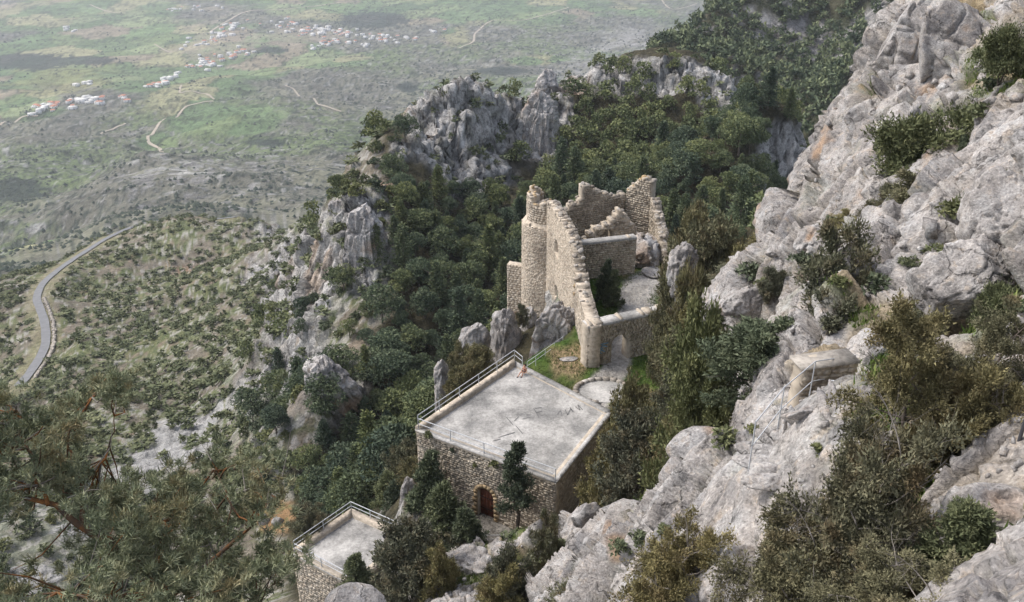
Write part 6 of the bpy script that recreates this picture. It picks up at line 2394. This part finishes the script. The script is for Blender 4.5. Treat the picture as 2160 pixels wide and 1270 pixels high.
def skinned(name, V, E, R, mats, parent, root=0, sub=2):
    me = bpy.data.meshes.new(name)
    me.from_pydata(V, E, [])
    o = link(name, me, parent)
    sk = o.modifiers.new('Skin', 'SKIN')
    sk.use_smooth_shade = True
    for i, v in enumerate(me.skin_vertices[0].data):
        v.radius = (R[i], R[i])
        v.use_root = i == root
    o.modifiers.new('Subdivision', 'SUBSURF').levels = sub
    o.modifiers['Subdivision'].render_levels = sub
    for m in mats:
        me.materials.append(m)
    return o


seat = PZ(1107, 786, Z_ROOF + .03)
pr = empty('person', tuple(seat), 'person with dark hair sitting on the roof kerb with bare legs stretched out', 'person', None, (0, 0, math.radians(-38)))
# the figure looks along -Y of its own frame
V = [(0, 0, .12), (0, .02, .32), (0, .0, .52), (0, -.03, .62), (0, -.05, .74), (0, -.06, .84),
     (-.17, .0, .53), (-.27, -.06, .28), (-.22, -.26, .12), (-.19, -.33, .09),
     (.17, .0, .53), (.27, -.06, .28), (.22, -.26, .14), (.18, -.33, .12),
     (-.10, -.06, .10), (-.13, -.46, .20), (-.16, -.82, -.10), (-.16, -.95, -.11),
     (.10, -.06, .10), (.12, -.44, .26), (.12, -.62, -.10), (.12, -.75, -.11)]
E_ = [(0, 1), (1, 2), (2, 3), (3, 4), (4, 5), (2, 6), (6, 7), (7, 8), (8, 9), (2, 10), (10, 11), (11, 12), (12, 13), (0, 14), (14, 15), (15, 16), (16, 17), (0, 18), (18, 19), (19, 20), (20, 21)]
R = [.14, .12, .13, .055, .095, .085, .06, .045, .035, .035, .06, .045, .035, .035, .095, .065, .045, .04, .095, .065, .045, .04]
skinned('body', V, E_, R, [M_skin], pr)
skinned('shorts', [(0, 0, .12), (0, .01, .24), (-.10, -.06, .11), (-.12, -.30, .17), (.10, -.06, .11), (.12, -.28, .2)], [(0, 1), (0, 2), (2, 3), (0, 4), (4, 5)], [.165, .14, .115, .095, .115, .095], [M_cloth], pr)
skinned('top', [(0, .02, .26), (0, .02, .36), (0, .0, .5)], [(0, 1), (1, 2)], [.14, .142, .15], [M_pink], pr)
skinned('hair', [(0, -.02, .80), (0, .0, .86), (0, .03, .74), (0, .05, .64)], [(0, 1), (0, 2), (2, 3)], [.10, .09, .085, .05], [M_hair], pr)
for q in ((-.16, -.86, -.11), (.12, -.66, -.11)):
    skinned('shoe', [q, (q[0], q[1] - .12, q[2] - .015), (q[0], q[1] + .05, q[2])], [(0, 1), (0, 2)], [.055, .045, .05], [M_cloth], pr)
for nm, lab, u, v, sz, sd_ in (('bag', 'small dark bag lying on the smaller flat roof', 815, 1131, (.34, .26, .2), 801), ('bundle', 'narrow dark bundle beside the small bag on the roof', 822, 1138, (.36, .14, .1), 802), ('cap', 'tiny dark item near the back kerb of the smaller roof', 828, 1119, (.17, .14, .08), 803)):
    p = PZ(u, v, Z_SMALL + .0)
    vv, ff = rock_arrays(sd_, sz, 3, 4, .06, 0, 0, .0)
    o = empty(nm, tuple(p), lab, nm, None, (0, 0, sd_))
    link('cover', mesh_np('cover', vv, ff, [M_cloth], True), o)
    if nm == 'bag':
        mb = MB()
        mb.tube(np.array([(-.2, 0, .15), (-.1, 0, .3), (.1, 0, .3), (.2, 0, .15)]), .02, 6)
        mb.build('handle', [M_cloth], o, True)
